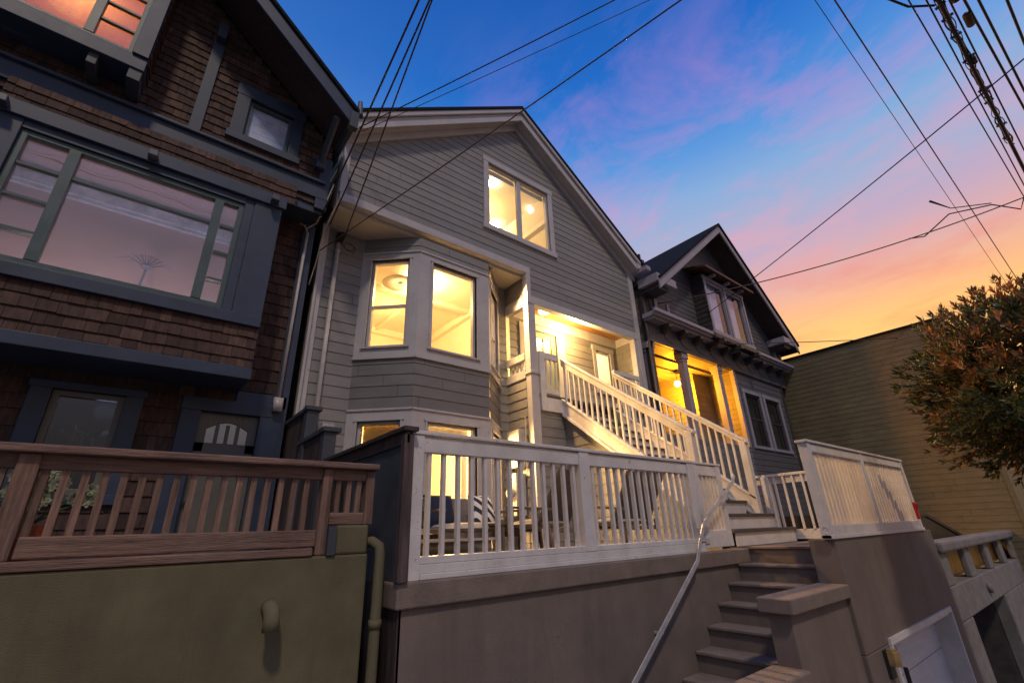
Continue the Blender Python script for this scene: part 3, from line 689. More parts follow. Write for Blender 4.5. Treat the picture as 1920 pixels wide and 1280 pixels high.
# ---- parapet + garage front
GA = thing('garage', 'mauve brown stucco garage front with stepped parapet beside the concrete steps', 'garage wall', (8, 2.02, -3))
t = MB()
GX = (6.66, 9.44, -1.22)
t.box(5.93, 9.93, 2.02, 2.28, GX[2], -.18); t.box(5.93, GX[0], 2.02, 2.28, -3.6, GX[2]); t.box(GX[1], 9.93, 2.02, 2.28, -3.6, GX[2])
t.box(5.93, 9.93, 2.28, 2.3, -3.6, -2.9) ; t.box(4.62, 5.93, 2.06, 2.26, -3.2, -.72); t.box(3.4, 4.62, 2.06, 2.26, -2.8, -1.24)
t.box(8.3, 9.93, 2.28, 6.0, -.34, -.2)
t.box(9.75, 9.93, 2.28, 6.0, -3.5, -.34)
t.build('wall_face', M['wallb'], GA, bevel=.01)
t = MB(); t.box(4.55, 5.925, 2.0, 2.3, -.72, -.6); t.build('parapet_cap', M['capb'], GA, bevel=.012)
t = MB(); t.box(3.35, 4.615, 2.0, 2.3, -1.24, -1.11); t.build('parapet_cap', M['capb'], GA, bevel=.012)
# garage opening
t = MB(); t.box(GX[0]-.02, GX[1]+.02, 1.995, 2.03, GX[2]-.01, GX[2]+.05); t.box(GX[0]-.02, GX[0]+.02, 1.997, 2.3, -3.6, GX[2]-.012); t.box(GX[1]-.03, GX[1]+.02, 1.997, 2.62, -3.6, GX[2]-.012); t.box(GX[0]+.02, GX[1]-.03, 2.03, 2.62, GX[2]-.045, GX[2]-.012); t.build('door_frame', M['fence'], GA)
t = MB(); gd = mat('white_garage_door', (.6, .6, .68), .4, .08, 3, .15, 30, stretch=(1, 1, 6))
for i in range(5): z1 = GX[2]-.05-i*.42; t.box(GX[0]+.02, GX[1]-.03, 2.24, 2.28, z1-.41, z1)
for x in (7.55,): t.box(x, x+.012, 2.232, 2.24, -3.4, GX[2]-.05)

gdo = t.build('garage_door', gd, GA); plabel(gdo, 'white panelled garage door')
t = MB(); t.box(7.6, 7.63, 2.2, 2.24, GX[2]-.56, GX[2]-.4); t.build('handle', M['black'], gdo)
LF = thing('wall_light', 'small amber shaded wall light left of the white garage door', 'light fixture', (6.45, 2.0, -1.3))
t = MB(); t.box(6.37, 6.49, 1.985, 2.02, -1.48, -1.24); t.build('backplate', M['black'], LF)
t = MB(); am = mat('amber_mica_shade', (.3, .2, .08), .5, .25, 8)
t.prism([(6.375, 1.93, -1.37), (6.405, 1.9, -1.37), (6.455, 1.9, -1.37), (6.485, 1.93, -1.37), (6.485, 1.99, -1.37), (6.375, 1.99, -1.37)], (0, 0, .13)); t.prism([(6.39, 1.94, -1.24), (6.41, 1.92, -1.24), (6.45, 1.92, -1.24), (6.47, 1.94, -1.24), (6.47, 1.99, -1.24), (6.39, 1.99, -1.24)], (0, 0, .015)); t.build('shade', am, LF, bevel=.005)

# ---- white fence on garage top
F2 = thing('picket_fence', 'white picket fence on top of the garage parapet, its left half behind a frosted panel', 'fence', (7.5, 2.05, -.18))
fz0, fz1 = -.178, .83
for nm, a, b in (('post', 5.87, 5.96), ('post', 7.60, 7.70), ('post', 9.46, 9.57)):
    t = MB(); t.box(a, b, 2.015, 2.115, fz0, fz1); t.build(nm, M['fence'], F2, bevel=.006)
t = MB(); t.box(5.96, 7.6, 2.02, 2.1, .73, fz1-.008); t.box(7.7, 9.46, 2.02, 2.1, .73, fz1-.008); t.box(5.85, 9.59, 2.0, 2.13, fz1, fz1+.03); t.build('top_rail', M['fence'], F2, bevel=.005)
t = MB(); t.box(5.96, 7.6, 2.02, 2.1, fz0+.04, -.04); t.box(7.7, 9.46, 2.02, 2.1, fz0+.04, -.04); t.box(5.87, 9.57, 2.0, 2.12, fz0-.001, fz0+.04); t.build('bottom_rail', M['fence'], F2, bevel=.005)
picket(F2, 5.96, 7.6, 2.075, -.04, .73, 14); picket(F2, 7.7, 9.46, 2.06, -.04, .73, 15)
t = MB(); t.box(5.97, 7.59, 2.035, 2.04, -.03, .7); t.build('frosted_panel', M['frost'], F2)
RD = MB(); RD.box(9.30, 9.36, 1.96, 2.0, -.02, .22); RD.prism([(9.30, 1.96, .1), (9.36, 1.96, .1), (9.33, 1.93, .2)], (0, .04, 0)); tag(RD.build('wind_ornament', M['red'], bevel=.01), 'small dark red ornament hung on the right end of the frosted fence', 'ornament')
# small bolts
t = MB()
for z in (-.06, -.13): t.tube([(5.872, 2.065, z), (5.862, 2.065, z)], .012, 8)
t.build('bolt', M['metal'], F2)
# ---- side fence along Y
F3 = thing('side_fence', 'short white picket fence beside the bottom of the wooden stairs, behind the frosted fence', 'fence', (8.2, 3, -.27))
t = MB(); t.box(8.15, 8.25, 2.2, 3.8, .69, .73); t.box(8.18, 8.22, 2.2, 3.72, .58, .69); t.box(8.17, 8.23, 2.2, 3.72, -.2, -.1); t.box(8.16, 8.3, 2.2, 3.72, -.24, -.205); t.build('rail', M['fence'], F3, bevel=.004)
t = MB(); t.box(8.13, 8.25, 3.5, 3.63, -.26, .69); t.build('post', M['fence'], F3, bevel=.005)
for i in range(9):
    y = 3.42-i*.14; b = MB(); b.box(8.155, 8.185, y-.014, y+.014, -.1, .69); b.build('baluster', M['fence'], F3)

# ================================================================== WOODEN STAIRS
WS = thing('porch_stairs', 'white wooden stairs with dark treads rising from the landing to the porch', 'stairs', (7, 3.3, -.27))
RI, TR = .2055, .266
y0s = 3.25
tr = MB(); rs = MB()
for i in range(13):
    z = -.27+RI*(i+1); y = y0s+TR*i
    xa, xb = (6.27, 8.16) if i < 2 else (6.33, 7.86)
    tr.box(xa-.0, xb, y, y+TR+.03, z-.038, z)
    rs.box(xa+(.06 if i == 0 else .005), xb-.02, y+.03, y+.05, z-RI+.003, z-.04)
tr.build('tread', M['tread'], WS, bevel=.004)
rs.build('riser', M['fence'], WS)
sl = RI/TR
def zst(y): return -.27+RI+(y-y0s)*sl
t = MB()
for (x0, x1, w) in ((6.25, 6.33, 0), (7.86, 7.93, 0)):
    ya, yb = 3.62, 6.2
    t.cut(); t.prism([(x0, ya, zst(ya)+.13), (x0, yb, zst(yb)+.13), (x0, yb, zst(yb)-.12), (x0, ya, zst(ya)-.12)], (x1-x0, 0, 0))
    t.prism([(x0-.02, ya, zst(ya)+.16), (x0-.02, yb, zst(yb)+.16), (x0-.02, yb, zst(yb)+.13), (x0-.02, ya, zst(ya)+.13)], (x1-x0+.04, 0, 0))
    t.prism([(x0-.03, ya, zst(ya)-.12), (x0-.03, yb, zst(yb)-.12), (x0-.03, yb, zst(yb)-.17), (x0-.03, ya, zst(ya)-.17)], (x1-x0+.03, 0, 0))
t.build('stringer', M['fence'], WS)
t = MB(); siding(t, (6.33, 0, 0), -Y, -X, [(-6.2, -.4), (-3.5, -.4), (-3.5, -.1), (-3.62, zst(3.62)-.14), (-6.2, zst(6.2)-.14)], [], .178, .010, .0); t.build('side_panel', M['gray'], WS)
t = MB(); siding(t, (7.9, 0, 0), Y, X, [(3.7, -.4), (6.2, -.4), (6.2, zst(6.2)-.14), (3.7, zst(3.7)-.14)], [], .178, .010, .0); t.build('side_panel', M['gray'], WS)
def stair_rail(xc, lab, top_h, flare):
    SR = thing('stair_railing', lab, 'railing', (xc, 3.6, 0))
    ya, yb = 3.68, 6.16
    zt0 = 1.30; s2 = (3.22-zt0)/(6.2-3.62)
    def zt_(y): return zt0+(y-3.62)*s2
    t = MB()
    t.prism([(xc-.03, ya, zt_(ya)-.03), (xc-.03, yb, zt_(yb)-.03), (xc-.03, yb, zt_(yb)-top_h), (xc-.03, ya, zt_(ya)-top_h)], (.06, 0, 0))
    t.prism([(xc-.055, 3.57, zt_(3.57)+.012), (xc-.055, yb, zt_(yb)+.012), (xc-.055, yb, zt_(yb)-.028), (xc-.055, 3.57, zt_(3.57)-.028)], (.11, 0, 0))
    t.build('handrail', M['fence'], SR, bevel=.004)
    t = MB(); t.box(xc-.055, xc+.055, 3.6, 3.71, .0 if xc > 7 else .05, zt0-.01+.0); t.build('newel', M['fence'], SR, bevel=.006)
    n = 19
    for i in range(n):
        y = 3.83+i*(6.1-3.83)/(n-1); b = MB()
        za, zc = zst(y)+.155, zt_(y)-top_h+.01
        b.prism([(xc-.018, y-.015, za-.02), (xc-.018, y+.015, za), (xc-.018, y+.015, zc), (xc-.018, y-.015, zc)], (.036, 0, 0)); b.build('baluster', M['fence'], SR)
    return SR
stair_rail(6.29, 'left railing of the white porch stairs with deep top board', .16, 1)
stair_rail(7.895, 'right railing of the white porch stairs, nearer the charcoal house', .1, 0)

# metal handrail along the wall
HR = thing('handrail', 'bent galvanised metal handrail fixed to the wall beside the concrete steps', 'handrail', (5, 3.1, -1))
hp = [(2.9, 3.08, -1.83), (3.65, 3.08, -1.27), (4.35, 3.08, -.80), (5.0, 3.08, -.36), (5.12, 3.08, -.17), (5.25, 3.08, .0), (5.38, 3.08, .09), (6.12, 3.08, .50), (6.2, 3.08, .60)]
t = MB()
for a, b in zip(hp[:-1], hp[1:]): t.bar(a, b, .012, .05)
t.bar(hp[0], (2.9, 3.08, -2.1), .012, .05, (1, 0, 0)); t.build('tube_rail', M['metal'], HR, bevel=.002)
for (x, z) in ((3.6, -1.31), (4.25, -.87), (5.3, .02), (5.75, .28)):
    t = MB(); t.bar((x, 3.08, z), (x, 3.11, z-.06), .012, .02); t.bar((x, 3.1, z-.06), (x, 3.2, z-.06), .015, .02); t.build('bracket', M['metal'], HR)

# ================================================================== PATIO FURNITURE
def cushion(cx, cy, cz, sx, sy, sz, m, parent, name, rot=0, tilt=0):
    n = 10; vs = []; fs = []; mb = MB()
    rows = []
    for s in (1, -1):
        for j in range(n+1):
            for i in range(n+1):
                u = i/n*2-1; v = j/n*2-1
                h = ((1-u**4)*(1-v**4))**.5*.5*sz
                pin = 1-.06*(1-abs(u*v))*0
                rows.append(V((u*sx/2*(1-.05*(1-v*v)*-1 if 0 else 1), v*sy/2, s*h)))
    Mx = Matrix.Translation((cx, cy, cz)) @ Matrix.Rotation(rot, 4, 'Z') @ Matrix.Rotation(tilt, 4, 'X')
    rows = [Mx @ p for p in rows]
    N1 = (n+1)*(n+1)
    for j in range(n):
        for i in range(n):
            a = j*(n+1)+i; fs.append((a, a+1, a+n+2, a+n+1)); fs.append((N1+a, N1+a+n+1, N1+a+n+2, N1+a+1))
    mb.add(rows, fs); return mb.build(name, m, parent, smooth=True)
FL = -.3
SO = thing('outdoor_sofa', 'low gray outdoor sofa with teak frame below the bay window', 'sofa', (3.45, 5.55, FL))
sx0, sx1, sy0, sy1 = 2.95, 4.1, 5.0, 5.75
t = MB()
for x in (sx0, sx1):
    t.bar((x, sy0, FL), (x+(.0), sy0, FL+.55), .05, .035, (1, 0, 0)); t.bar((x, sy1, FL), (x, sy1, FL+.7), .05, .035, (1, 0, 0)); t.bar((x, sy0-.03, FL+.56), (x, sy1, FL+.56), .05, .03)
t.bar((sx0, sy0, FL+.28), (sx1, sy0, FL+.28), .04, .06); t.bar((sx0, sy1-.05, FL+.28), (sx1, sy1-.05, FL+.28), .04, .06)
t.build('frame', M['teak'], SO, bevel=.004)
t = MB(); t.prism([(sx0+.03, sy1-.12, FL+.38), (sx0+.03, sy1-.06, FL+.38), (sx0+.03, sy1+.08, FL+.76), (sx0+.03, sy1+.03, FL+.76)], (sx1-sx0-.06, 0, 0)); t.build('backrest', M['sling'], SO, bevel=.02)
cushion((sx0+sx1)/2, 5.3, FL+.36, sx1-sx0-.06, .62, .14, M['cushion'], SO, 'seat_cushion')
c = cushion(3.2, 5.52, FL+.58, .42, .42, .15, M['navy'], None, 'cushion', 0, R(72)); tag(c, 'navy cushion at the left end of the outdoor sofa', 'cushion')
c = cushion(3.85, 5.5, FL+.58, .42, .42, .15, M['stripe'], None, 'cushion', .15, R(72)); tag(c, 'navy and white striped cushion at the right end of the outdoor sofa', 'cushion')
def chair(cx, cy, rot, lab):
    CH = thing('patio_chair', lab, 'chair', (0, 0, 0), 'patio lounge chairs seen from behind through the pickets')
    w = .6
    t = MB()
    for x in (-w/2, w/2):
        t.bar((x, .3, 0), (x, .34, .56), .04, .035, (1, 0, 0)); t.bar((x, -.3, 0), (x, -.22, .4), .04, .035, (1, 0, 0)); t.bar((x, -.3, .52), (x, .36, .58), .045, .03)
        t.bar((x, -.05, .3), (x, -.46, .95), .03, .045, (1, 0, 0))
    t.bar((-w/2, .32, .32), (w/2, .32, .32), .03, .05); t.bar((-w/2, -.2, .3), (w/2, -.2, .3), .03, .05)
    fr = t.build('frame', M['teak'], CH, bevel=.004)
    t = MB(); t.prism([(-w/2+.02, -.1, .36), (-w/2+.02, -.07, .37), (-w/2+.02, -.44, .96), (-w/2+.02, -.47, .95)], (w-.04, 0, 0)); t.build('backrest', M['sling'], CH, bevel=.008)
    cushion(0, .1, .38, w-.06, .52, .11, M['cushion'], CH, 'seat_cushion')
    CH.location = (cx, cy, FL); CH.rotation_euler = (0, 0, rot); return CH
chair(3.98, 4.35, R(12), 'brown sling lounge chair seen from behind, left of the tall fence post')
chair(5.15, 4.1, R(-8), 'brown sling lounge chair seen from behind, nearer the wooden stairs')
TB = thing('patio_table', 'low teak patio table carrying the green bottle between sofa and chairs', 'table', (3.9, 4.95, FL))
t = MB(); t.box(3.6, 4.2, 4.72, 5.12, FL+.38, FL+.41); t.build('table_top', M['teak'], TB, bevel=.004)
for (x, y) in ((3.63, 4.75), (4.17, 4.75), (3.63, 5.09), (4.17, 5.09)):
    t = MB(); t.bar((x, y, FL), (x, y, FL+.38), .035, .035); t.build('leg', M['teak'], TB)
t = MB(); t.lathe((3.92, 4.95, FL+.412), [(.035, 0), (.04, .01), (.04, .16), (.03, .2), (.010, .25), (.013, .3), (.016, .3)], 16); tag(t.build('glass_bottle', M['gasb'], smooth=True), 'green glass water bottle standing on the patio table', 'bottle')
# potted grass on the stairs
PT = thing('potted_grass', 'potted green spiky grass in a pale pot on the porch stairs', 'potted plant', (6.62, 5.55, 1.7))
t = MB(); t.lathe((6.6, 5.2, zst(5.2)-.02), [(.07, 0), (.1, .2), (.11, .21), (.1, .22), (.085, .2), (.08, .15)], 14); t.build('pot', M['cushion'], PT, smooth=True)
t = MB()
for i in range(60):
    a = random.uniform(0, 6.28); r = random.uniform(0, .05); h = random.uniform(.25, .5); b = V((6.6+r*math.cos(a), 5.2+r*math.sin(a), zst(5.2)+.12)); o = V((math.cos(a), math.sin(a), 0))*random.uniform(.03, .14)
    s_ = V((-math.sin(a), math.cos(a), 0))*.007
    t.add([b-s_, b+s_, b+o*.4+Z*h*.6+s_*.7, b+o*.4+Z*h*.6-s_*.7, b+o+Z*h], [(0, 1, 2, 3), (3, 2, 4)], random.uniform(.6, 1.4))
t.build('leaf_blades', M['leafp'], PT)

# ================================================================== SHINGLED HOUSE (left)
B = thing('shingled_house', 'brown cedar shingled gabled house with slate blue trim at the left', 'house', (-2, 6.7, -.5))
YW, YU, YB = 6.7, 6.22, 6.08     # lower wall, upper wall, bay front
BXR, BXL, BAX = 1.44, -6.1, -2.3
DO = (.5, 1.15, -.53, 1.5); LW = (-.85, -.24, .5, 1.57)
t = MB()
shingles(t, (0, YW, 0), X, -Y, [(BXL, -.6), (BXR, -.6), (BXR, 4.7), (BXL, 4.7)], [DO, LW, (-1.96, .84, 1.84, 4.7)], .165, .02, 0)
t.build('lower_wall', M['shingle'], B)
SWN = (.2, .80, 5.38, 6.1)
def zrake(x): return 9.32-.9*abs(x-BAX)+.0
wz = lambda x: zrake(x)-.1
t = MB()
shingles(t, (0, YU, 0), X, -Y, [(BXL, 4.7), (BXR, 4.7), (BXR, wz(BXR)), (BAX, wz(BAX)), (BXL, wz(BXL))], [SWN, (-3.68, -.96, 5.45, 8.0)], .135, .02, 4.7, (.07, .17))
t.build('gable_wall', M['shingle'], B)
# underside of jetty
t = MB(); t.box(BXL, BXR, YU+.02, YW, 4.62, 4.69); t.build('jetty_soffit', M['blue'], B)
t = MB(); t.box(.95, BXR, YU+.01, YU+.05, 4.56, 4.70); t.box(.84, BXR-.0, YW-.04, YW, 1.62, 1.8); t.build('trim_board', M['blue'], B, bevel=.006)
t = MB(); t.box(BXL, BXR+.02, YU-.05, YU+.0, 4.80, 5.06); t.box(BXL, BXR-.05, YU-.1, YU, 5.06, 5.1); t.build('belly_band', M['blue'], B, bevel=.006)
t = MB(); t.box(-.41, -.27, YU-.04, YU, 5.1, 7.0); t.box(BXR-.15, BXR+.02, YU-.045, YU, 4.62, 5.6); t.box(BXR-.15, BXR+.02, YW-.04, YW+.05, -.6, 4.62); t.build('vertical_board', M['blue'], B, bevel=.006)
t = MB(); t.box(-.40, -.28, YU-.16, YU-.04, 6.85, 7.12); t.cut(); t.box(1.2, 1.34, YU-.14, YU, 5.3, 5.5); t.tube([(1.27, YU-.1, 5.42), (1.27, YU-.7, 5.85)], .05, 8); t.build('bracket', M['blue'], B, bevel=.01)
# side wall, back
t = MB(); t.box(BXR-.02, BXR, YW+.05, 15, -.6, wz(BXR)); t.box(BXL, BXL+.05, YW, 15, -.6, wz(BXL)); t.box(BXL, BXR, 15, 15.1, -.6, wz(BXL)); t.prism([(BXR-.02, YU+.02, 4.69), (BXR-.02, YW+.06, 4.69), (BXR-.02, YW+.06, wz(BXR)), (BXR-.02, YU+.02, wz(BXR))], (.02, 0, 0)); t.build('side_wall', M['shingle'], B)
# roof with deep overhang
rf = MB(); rb = MB(); so = MB()
for xe in (BXL-.1, BXR+.1):
    rf.prism([(BAX, 5.36, zrake(BAX)+.17), (xe, 5.36, zrake(xe)+.17), (xe, 5.36, zrake(xe)+.1), (BAX, 5.36, zrake(BAX)+.1)], (0, 9.8, 0))
    rb.prism([(BAX, 5.40, zrake(BAX)+.098), (xe, 5.40, zrake(xe)+.098), (xe, 5.40, zrake(xe)-.2), (BAX, 5.40, zrake(BAX)-.2)], (0, .05, 0))
    so.prism([(BAX, 5.45, zrake(BAX)+.03), (xe, 5.45, zrake(xe)+.03), (xe, 5.45, zrake(xe)-.02), (BAX, 5.45, zrake(BAX)-.02)], (0, .8, 0))
rfo = rf.build('roof', M['roof'], B); rb.build('bargeboard', M['blue'], rfo, bevel=.008); so.build('soffit', M['fencedark'], rfo)
t = MB(); t.box(BXR-.02, BXR+.1, 5.36, 5.46, zrake(BXR)-.3, zrake(BXR)+.0); t.tube([(BXR+.12, 5.4, zrake(BXR)+.0), (BXR+.12, 5.45, zrake(BXR)+.33)], [.05, .035], 8); t.tube([(BXR+.08, 5.5, zrake(BXR)-.05), (BXR+.08, 15, zrake(BXR)-.05)], .06, 10); t.build('gutter', M['bluedark'], rfo)
# small window
window(B, (0, YU, 0), X, -Y, *SWN, M['sash'], M['glassd2'], fw=.05, trim=(.17, .15, .12, .2), trim_m=M['blue'], tproud=.04)
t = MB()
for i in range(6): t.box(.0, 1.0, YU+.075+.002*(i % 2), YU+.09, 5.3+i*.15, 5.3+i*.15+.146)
t.build('pale_blind_or_reflection', mat('siding_reflection_gray', (.8, .79, .8), .6), B)  # pale strips behind the glass stand in for reflected white siding
r_ = room('side_room', -.1, 1.2, YU+.2, 7.6, 5.2, 6.3, M['room1'], B)
# top box window
t = MB(); bx0, bx1 = -3.7, -.94; by = 5.8
t.box(bx0, bx1, by, YU, 5.36, 5.555); t.build('window_box_base', M['blue'], B, bevel=.006)
t = MB(); shingles(t, (bx1, 0, 0), Y, X, [(by+.04, 5.52), (YU, 5.52), (YU, 8.0), (by+.04, 8.0)], [], .135, .016, 4.7); shingles(t, (bx0, 0, 0), -Y, -X, [(-YU, 5.52), (-by-.04, 5.52), (-by-.04, 8.0), (-YU, 8.0)], [], .135, .016, 4.7); t.build('window_box_side', M['shingle'], B)
t = MB(); t.box(bx0, bx1, by, YU, 7.75, 8.0); t.build('window_box_head', M['blue'], B)
t = MB(); t.box(-1.45, -1.36, by+.05, YU, 5.2, 5.36); t.box(-1.08, -.95, by+.02, YU, 5.2, 5.36); t.box(-3.3, -3.2, by+.02, YU, 5.2, 5.36); t.build('corbel', M['bluedark'], B, bevel=.006)
gx = [(-3.47, -2.98), (-2.98, -1.52), (-1.52, -1.12)]
bars = [(gx[2][0]+.03, gx[2][1]-.02, 5.56+.06+.3*i, .025) for i in range(1, 7)]+[(gx[0][0]+.03, gx[0][1]-.02, 5.56+.06+.3*i, .025) for i in range(1, 7)]
window(B, (0, by, 0), X, -Y, -3.5, -1.1, 5.56, 7.72, M['sash'], M['glass1'], fw=.05, mull=((-1.52, .09), (-2.98, .09)), bars=bars, trim=(.18, .16, .0, .12), trim_m=M['blue'], tproud=.03)
t = MB(); t.prism([(-3.6, 5.95, 5.4), (-1.0, 5.95, 5.4), (-1.0, 5.95, 7.7), (-3.6, 5.95, 7.7)][::-1], (0, 2.6, 0)); t.f = t.f[1:]; t.c = t.c[1:]
pe = mat('peach_plaster', (.72, .4, .2), .7, .04, 2); t.build('upper_room', pe, B)
lamp('upper_room_light', (-2.2, 7.2, 7.3), 40, (1, .55, .2), .2, B)
# main bay
MX = (-1.72, .42); MZ = (2.63, 4.18)
fx = [(-1.72, -1.27), (-1.27, .14), (.14, .42)]
bl_, br_ = -1.98, .86
t = MB(); shingles(t, (0, YB, 0), X, -Y, [(bl_, 1.93), (br_, 1.93), (br_, 2.46), (bl_, 2.46)], [], .14, .022, 1.9); 
shingles(t, (0, YB+.04, 0), X, -Y, [(bl_, 4.47), (br_+.15, 4.47), (br_+.15, 4.81), (bl_, 4.81)], [], .12, .02, 4.47)
t.prism([(br_, YB+.03, 1.8), (br_, YW, 1.8), (br_, YW, 4.6), (br_, YB+.03, 4.6)], (-.02, 0, 0)); t.prism([(bl_, YB+.03, 1.8), (bl_, YW, 1.8), (bl_, YW, 4.6), (bl_, YB+.03, 4.6)], (.02, 0, 0))
t.build('bay_shingles', M['shingle'], B)
t = MB(); t.box(bl_, br_+.01, YB-.035, YB+.02, 1.79, 1.928); t.box(bl_, br_+.0, YB+.02, YW, 1.79, 1.85); t.build('bay_base', M['blue'], B, bevel=.006)
t = MB(); t.box(bl_, br_+.0, YB-.06, YB+.02, 2.46, 2.6); t.box(bl_, MX[0], YB-.03, YB+.02, 2.6, 4.28); t.box(MX[1]+.11, br_, YB-.03, YB+.02, 2.6, 4.28); t.box(MX[1]+.0, MX[1]+.11, YB-.015, YB+.02, 2.6, 4.28)
t.box(bl_-.1, br_+.04, YB-.07, YB+.02, 4.28, 4.46); t.box(MX[0], MX[1], YB-.02, YB+.02, 4.18, 4.28); t.box(MX[0], MX[1], YB-.015, YB+.02, 2.6, 2.63); t.build('bay_trim', M['blue'], B, bevel=.006)
t = MB()
for x in (-1.9, -.62, .74): t.prism([(x-.05, YB-.19, 4.3), (x+.05, YB-.19, 4.3), (x+.04, YB-.17, 4.40), (x-.04, YB-.17, 4.40)], (0, .12, 0))
t.build('rafter_tip', M['bluedark'], B, bevel=.008)
bars = []
for (a, b) in (fx[0], fx[2]):
    for zz in (3.0, 3.38, 3.77): bars.append((a+.06, b-.04, zz, .028))
bars.append((fx[1][0]+.04, fx[1][1]-.04, 3.77, .028))
window(B, (0, YB, 0), X, -Y, MX[0], MX[1], MZ[0], MZ[1], M['sash'], M['glass1'], fw=.06, mull=((-1.27, .1), (.14, .1)), bars=bars, recess=.02, depth=.1, label='wide picture window with narrow side lights')
t = MB(); t.prism([(-1.95, 6.22, 2.5), (.83, 6.22, 2.5), (.83, 6.22, 4.42), (-1.95, 6.22, 4.42)][::-1], (0, .95, 0)); t.f = t.f[1:]; t.c = t.c[1:]; t.build('sitting_room', M['room1'], B)
t = MB(); t.box(-1.94, .82, 7.09, 7.165, 4.17, 4.36); t.box(-1.94, .82, 7.06, 7.165, 4.30, 4.34); t.box(-1.94, .82, 7.11, 7.166, 4.12, 4.17); t.build('ceiling_moulding', mat('pale_blue_moulding', (.62, .68, .85), .5), B)
fanc = (-.42, 6.85, 3.28)
t = MB(); t.tube([(fanc[0]-.03, fanc[1], 2.55), (fanc[0]-.03, fanc[1], 2.85), fanc], .014, 8)
for i in range(16):
    a = R(8+i*11); L0 = random.uniform(.2, .36); t.tube([fanc, (fanc[0]+L0*.6*math.cos(a), fanc[1], fanc[2]+.06+.13*math.sin(a)), (fanc[0]+L0*math.cos(a), fanc[1]+.05, fanc[2]+.02+.16*math.sin(a))], [.006, .004, .002], 5)
t.lathe((fanc[0], fanc[1], fanc[2]-.03), [(.01, 0), (.07, .04), (.02, .07)], 14)
for q in range(4): a = R(90*q+30); t.tube([(fanc[0]-.03, fanc[1], 2.86), (fanc[0]-.03+.16*math.cos(a), fanc[1]+.06*math.sin(a), 2.88), (fanc[0]-.03+.2*math.cos(a), fanc[1]+.08*math.sin(a), 2.8)], .008, 5)
t.build('floor_lamp', mat('blue_gray_metal', (.12, .12, .2), .4), B)
t = MB(); t.prism([(.2, 6.9, 2.6), (.44, 6.9, 2.6), (.42, 6.9, 2.78), (.33, 6.9, 2.92), (.26, 6.9, 2.8)], (0, .03, 0)); t.prism([(-1.7, 6.9, 2.6), (-1.3, 6.9, 2.6), (-1.32, 6.9, 2.8), (-1.45, 6.9, 2.86), (-1.6, 6.9, 2.78), (-1.68, 6.9, 2.9)], (0, .03, 0)); t.build('ornament', mat('pale_blue_ornament', (.4, .48, .7), .4, .5, 14), B)
for x_ in (-1.35, -.55, .25): lamp('sitting_room_fill', (x_, 6.42, 2.6), 9, (1, .8, .76), .05, B)  # fill lamps added out of sight below the sill to brighten the room
# lower window & door
window(B, (0, YW, 0), X, -Y, *LW, M['door1'], M['glassd'], fw=.06, trim=(.17, .17, .1, .08), trim_m=M['blue'], tproud=.04)
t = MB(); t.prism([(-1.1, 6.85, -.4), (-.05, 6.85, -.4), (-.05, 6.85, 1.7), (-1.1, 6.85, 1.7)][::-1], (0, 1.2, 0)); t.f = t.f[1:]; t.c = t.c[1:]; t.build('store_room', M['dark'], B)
t = MB()
for i in range(14):
    a = random.uniform(0, 6); x = random.uniform(-.8, -.3); z = random.uniform(.6, 1.2)
    t.tube([(x, 7.0, .5), (x+.1*math.cos(a), 7.05, z), (x+.25*math.cos(a), 7.0, z+.1*math.sin(a))], .012, 5)
t.build('clutter', M['cushion'], B)
t = MB()
for i in range(26):
    x = random.uniform(-.85, -.3); z = random.uniform(.55, 1.25); a = random.uniform(0, 6.28); L0 = random.uniform(.06, .16)
    d_ = V((math.cos(a), 0, math.sin(a))); s_ = V((-math.sin(a), .1, math.cos(a)))
    p = V((x, 6.98+random.uniform(-.05, .15), z)); t.add([p, p+d_*L0*.5+s_*L0*.25, p+d_*L0, p+d_*L0*.5-s_*L0*.25], [(0, 1, 2, 3)], random.uniform(.4, 1.6))
t.build('house_plant', M['flower'], B)
lamp('store_fill_light', (-.4, 7.0, 1.45), 1.6, (.6, .75, 1), .1, B)  # unseen cool lamp added to brighten the plants and clutter inside
d = MB(); dx0, dx1 = DO[0], DO[1]
d.box(dx0, dx1, YW+.03, YW+.07, -.53, 1.13); d.box(dx0, dx0+.1, YW+.03, YW+.07, 1.02, 1.5); d.box(dx1-.1, dx1, YW+.03, YW+.07, 1.02, 1.5)
# arched head above four lights
n = 12; arc = [(dx0+.1+(dx1-dx0-.2)*i/n, 1.30+.09*math.sin(math.pi*i/n)) for i in range(n+1)]
for (a, b) in zip(arc[:-1], arc[1:]):
    d.prism([(a[0], YW+.03, a[1]), (b[0], YW+.03, b[1]), (b[0], YW+.03, 1.5), (a[0], YW+.03, 1.5)], (0, .04, 0))
for i in range(1, 4): xc = dx0+.1+(dx1-dx0-.2)*i/4; d.box(xc-.02, xc+.02, YW+.028, YW+.068, 1.13, 1.36)
d.box(dx0+.08, dx1-.08, YW+.018, YW+.03, .9, .96)
for i in range(3): a = dx0+.09+i*.16; d.box(a, a+.13, YW+.02, YW+.03, -.4, .85)
do = d.build('front_door', M['door1'], B, bevel=.003)
t = MB(); t.box(dx0+.08, dx1-.08, YW+.048, YW+.054, 1.0, 1.42); gl = glass_mat('door_glass', (.3, .33, .4), .55); t.build('pane', gl, do)
t = MB(); t.box(dx0-.2, dx0, YW-.04, YW+.04, -.53, 1.5); t.box(dx1, dx1+.15, YW-.04, YW+.04, -.53, 1.5); t.box(dx0-.21, dx1+.16, YW-.045, YW+.04, 1.5, 1.66); t.build('door_casing', M['blue'], B, bevel=.006)
t = MB(); t.tube([(dx0+.05, YW+.0, .42), (dx0+.05, YW-.05, .42)], .03, 12); t.build('handle', M['black'], do)
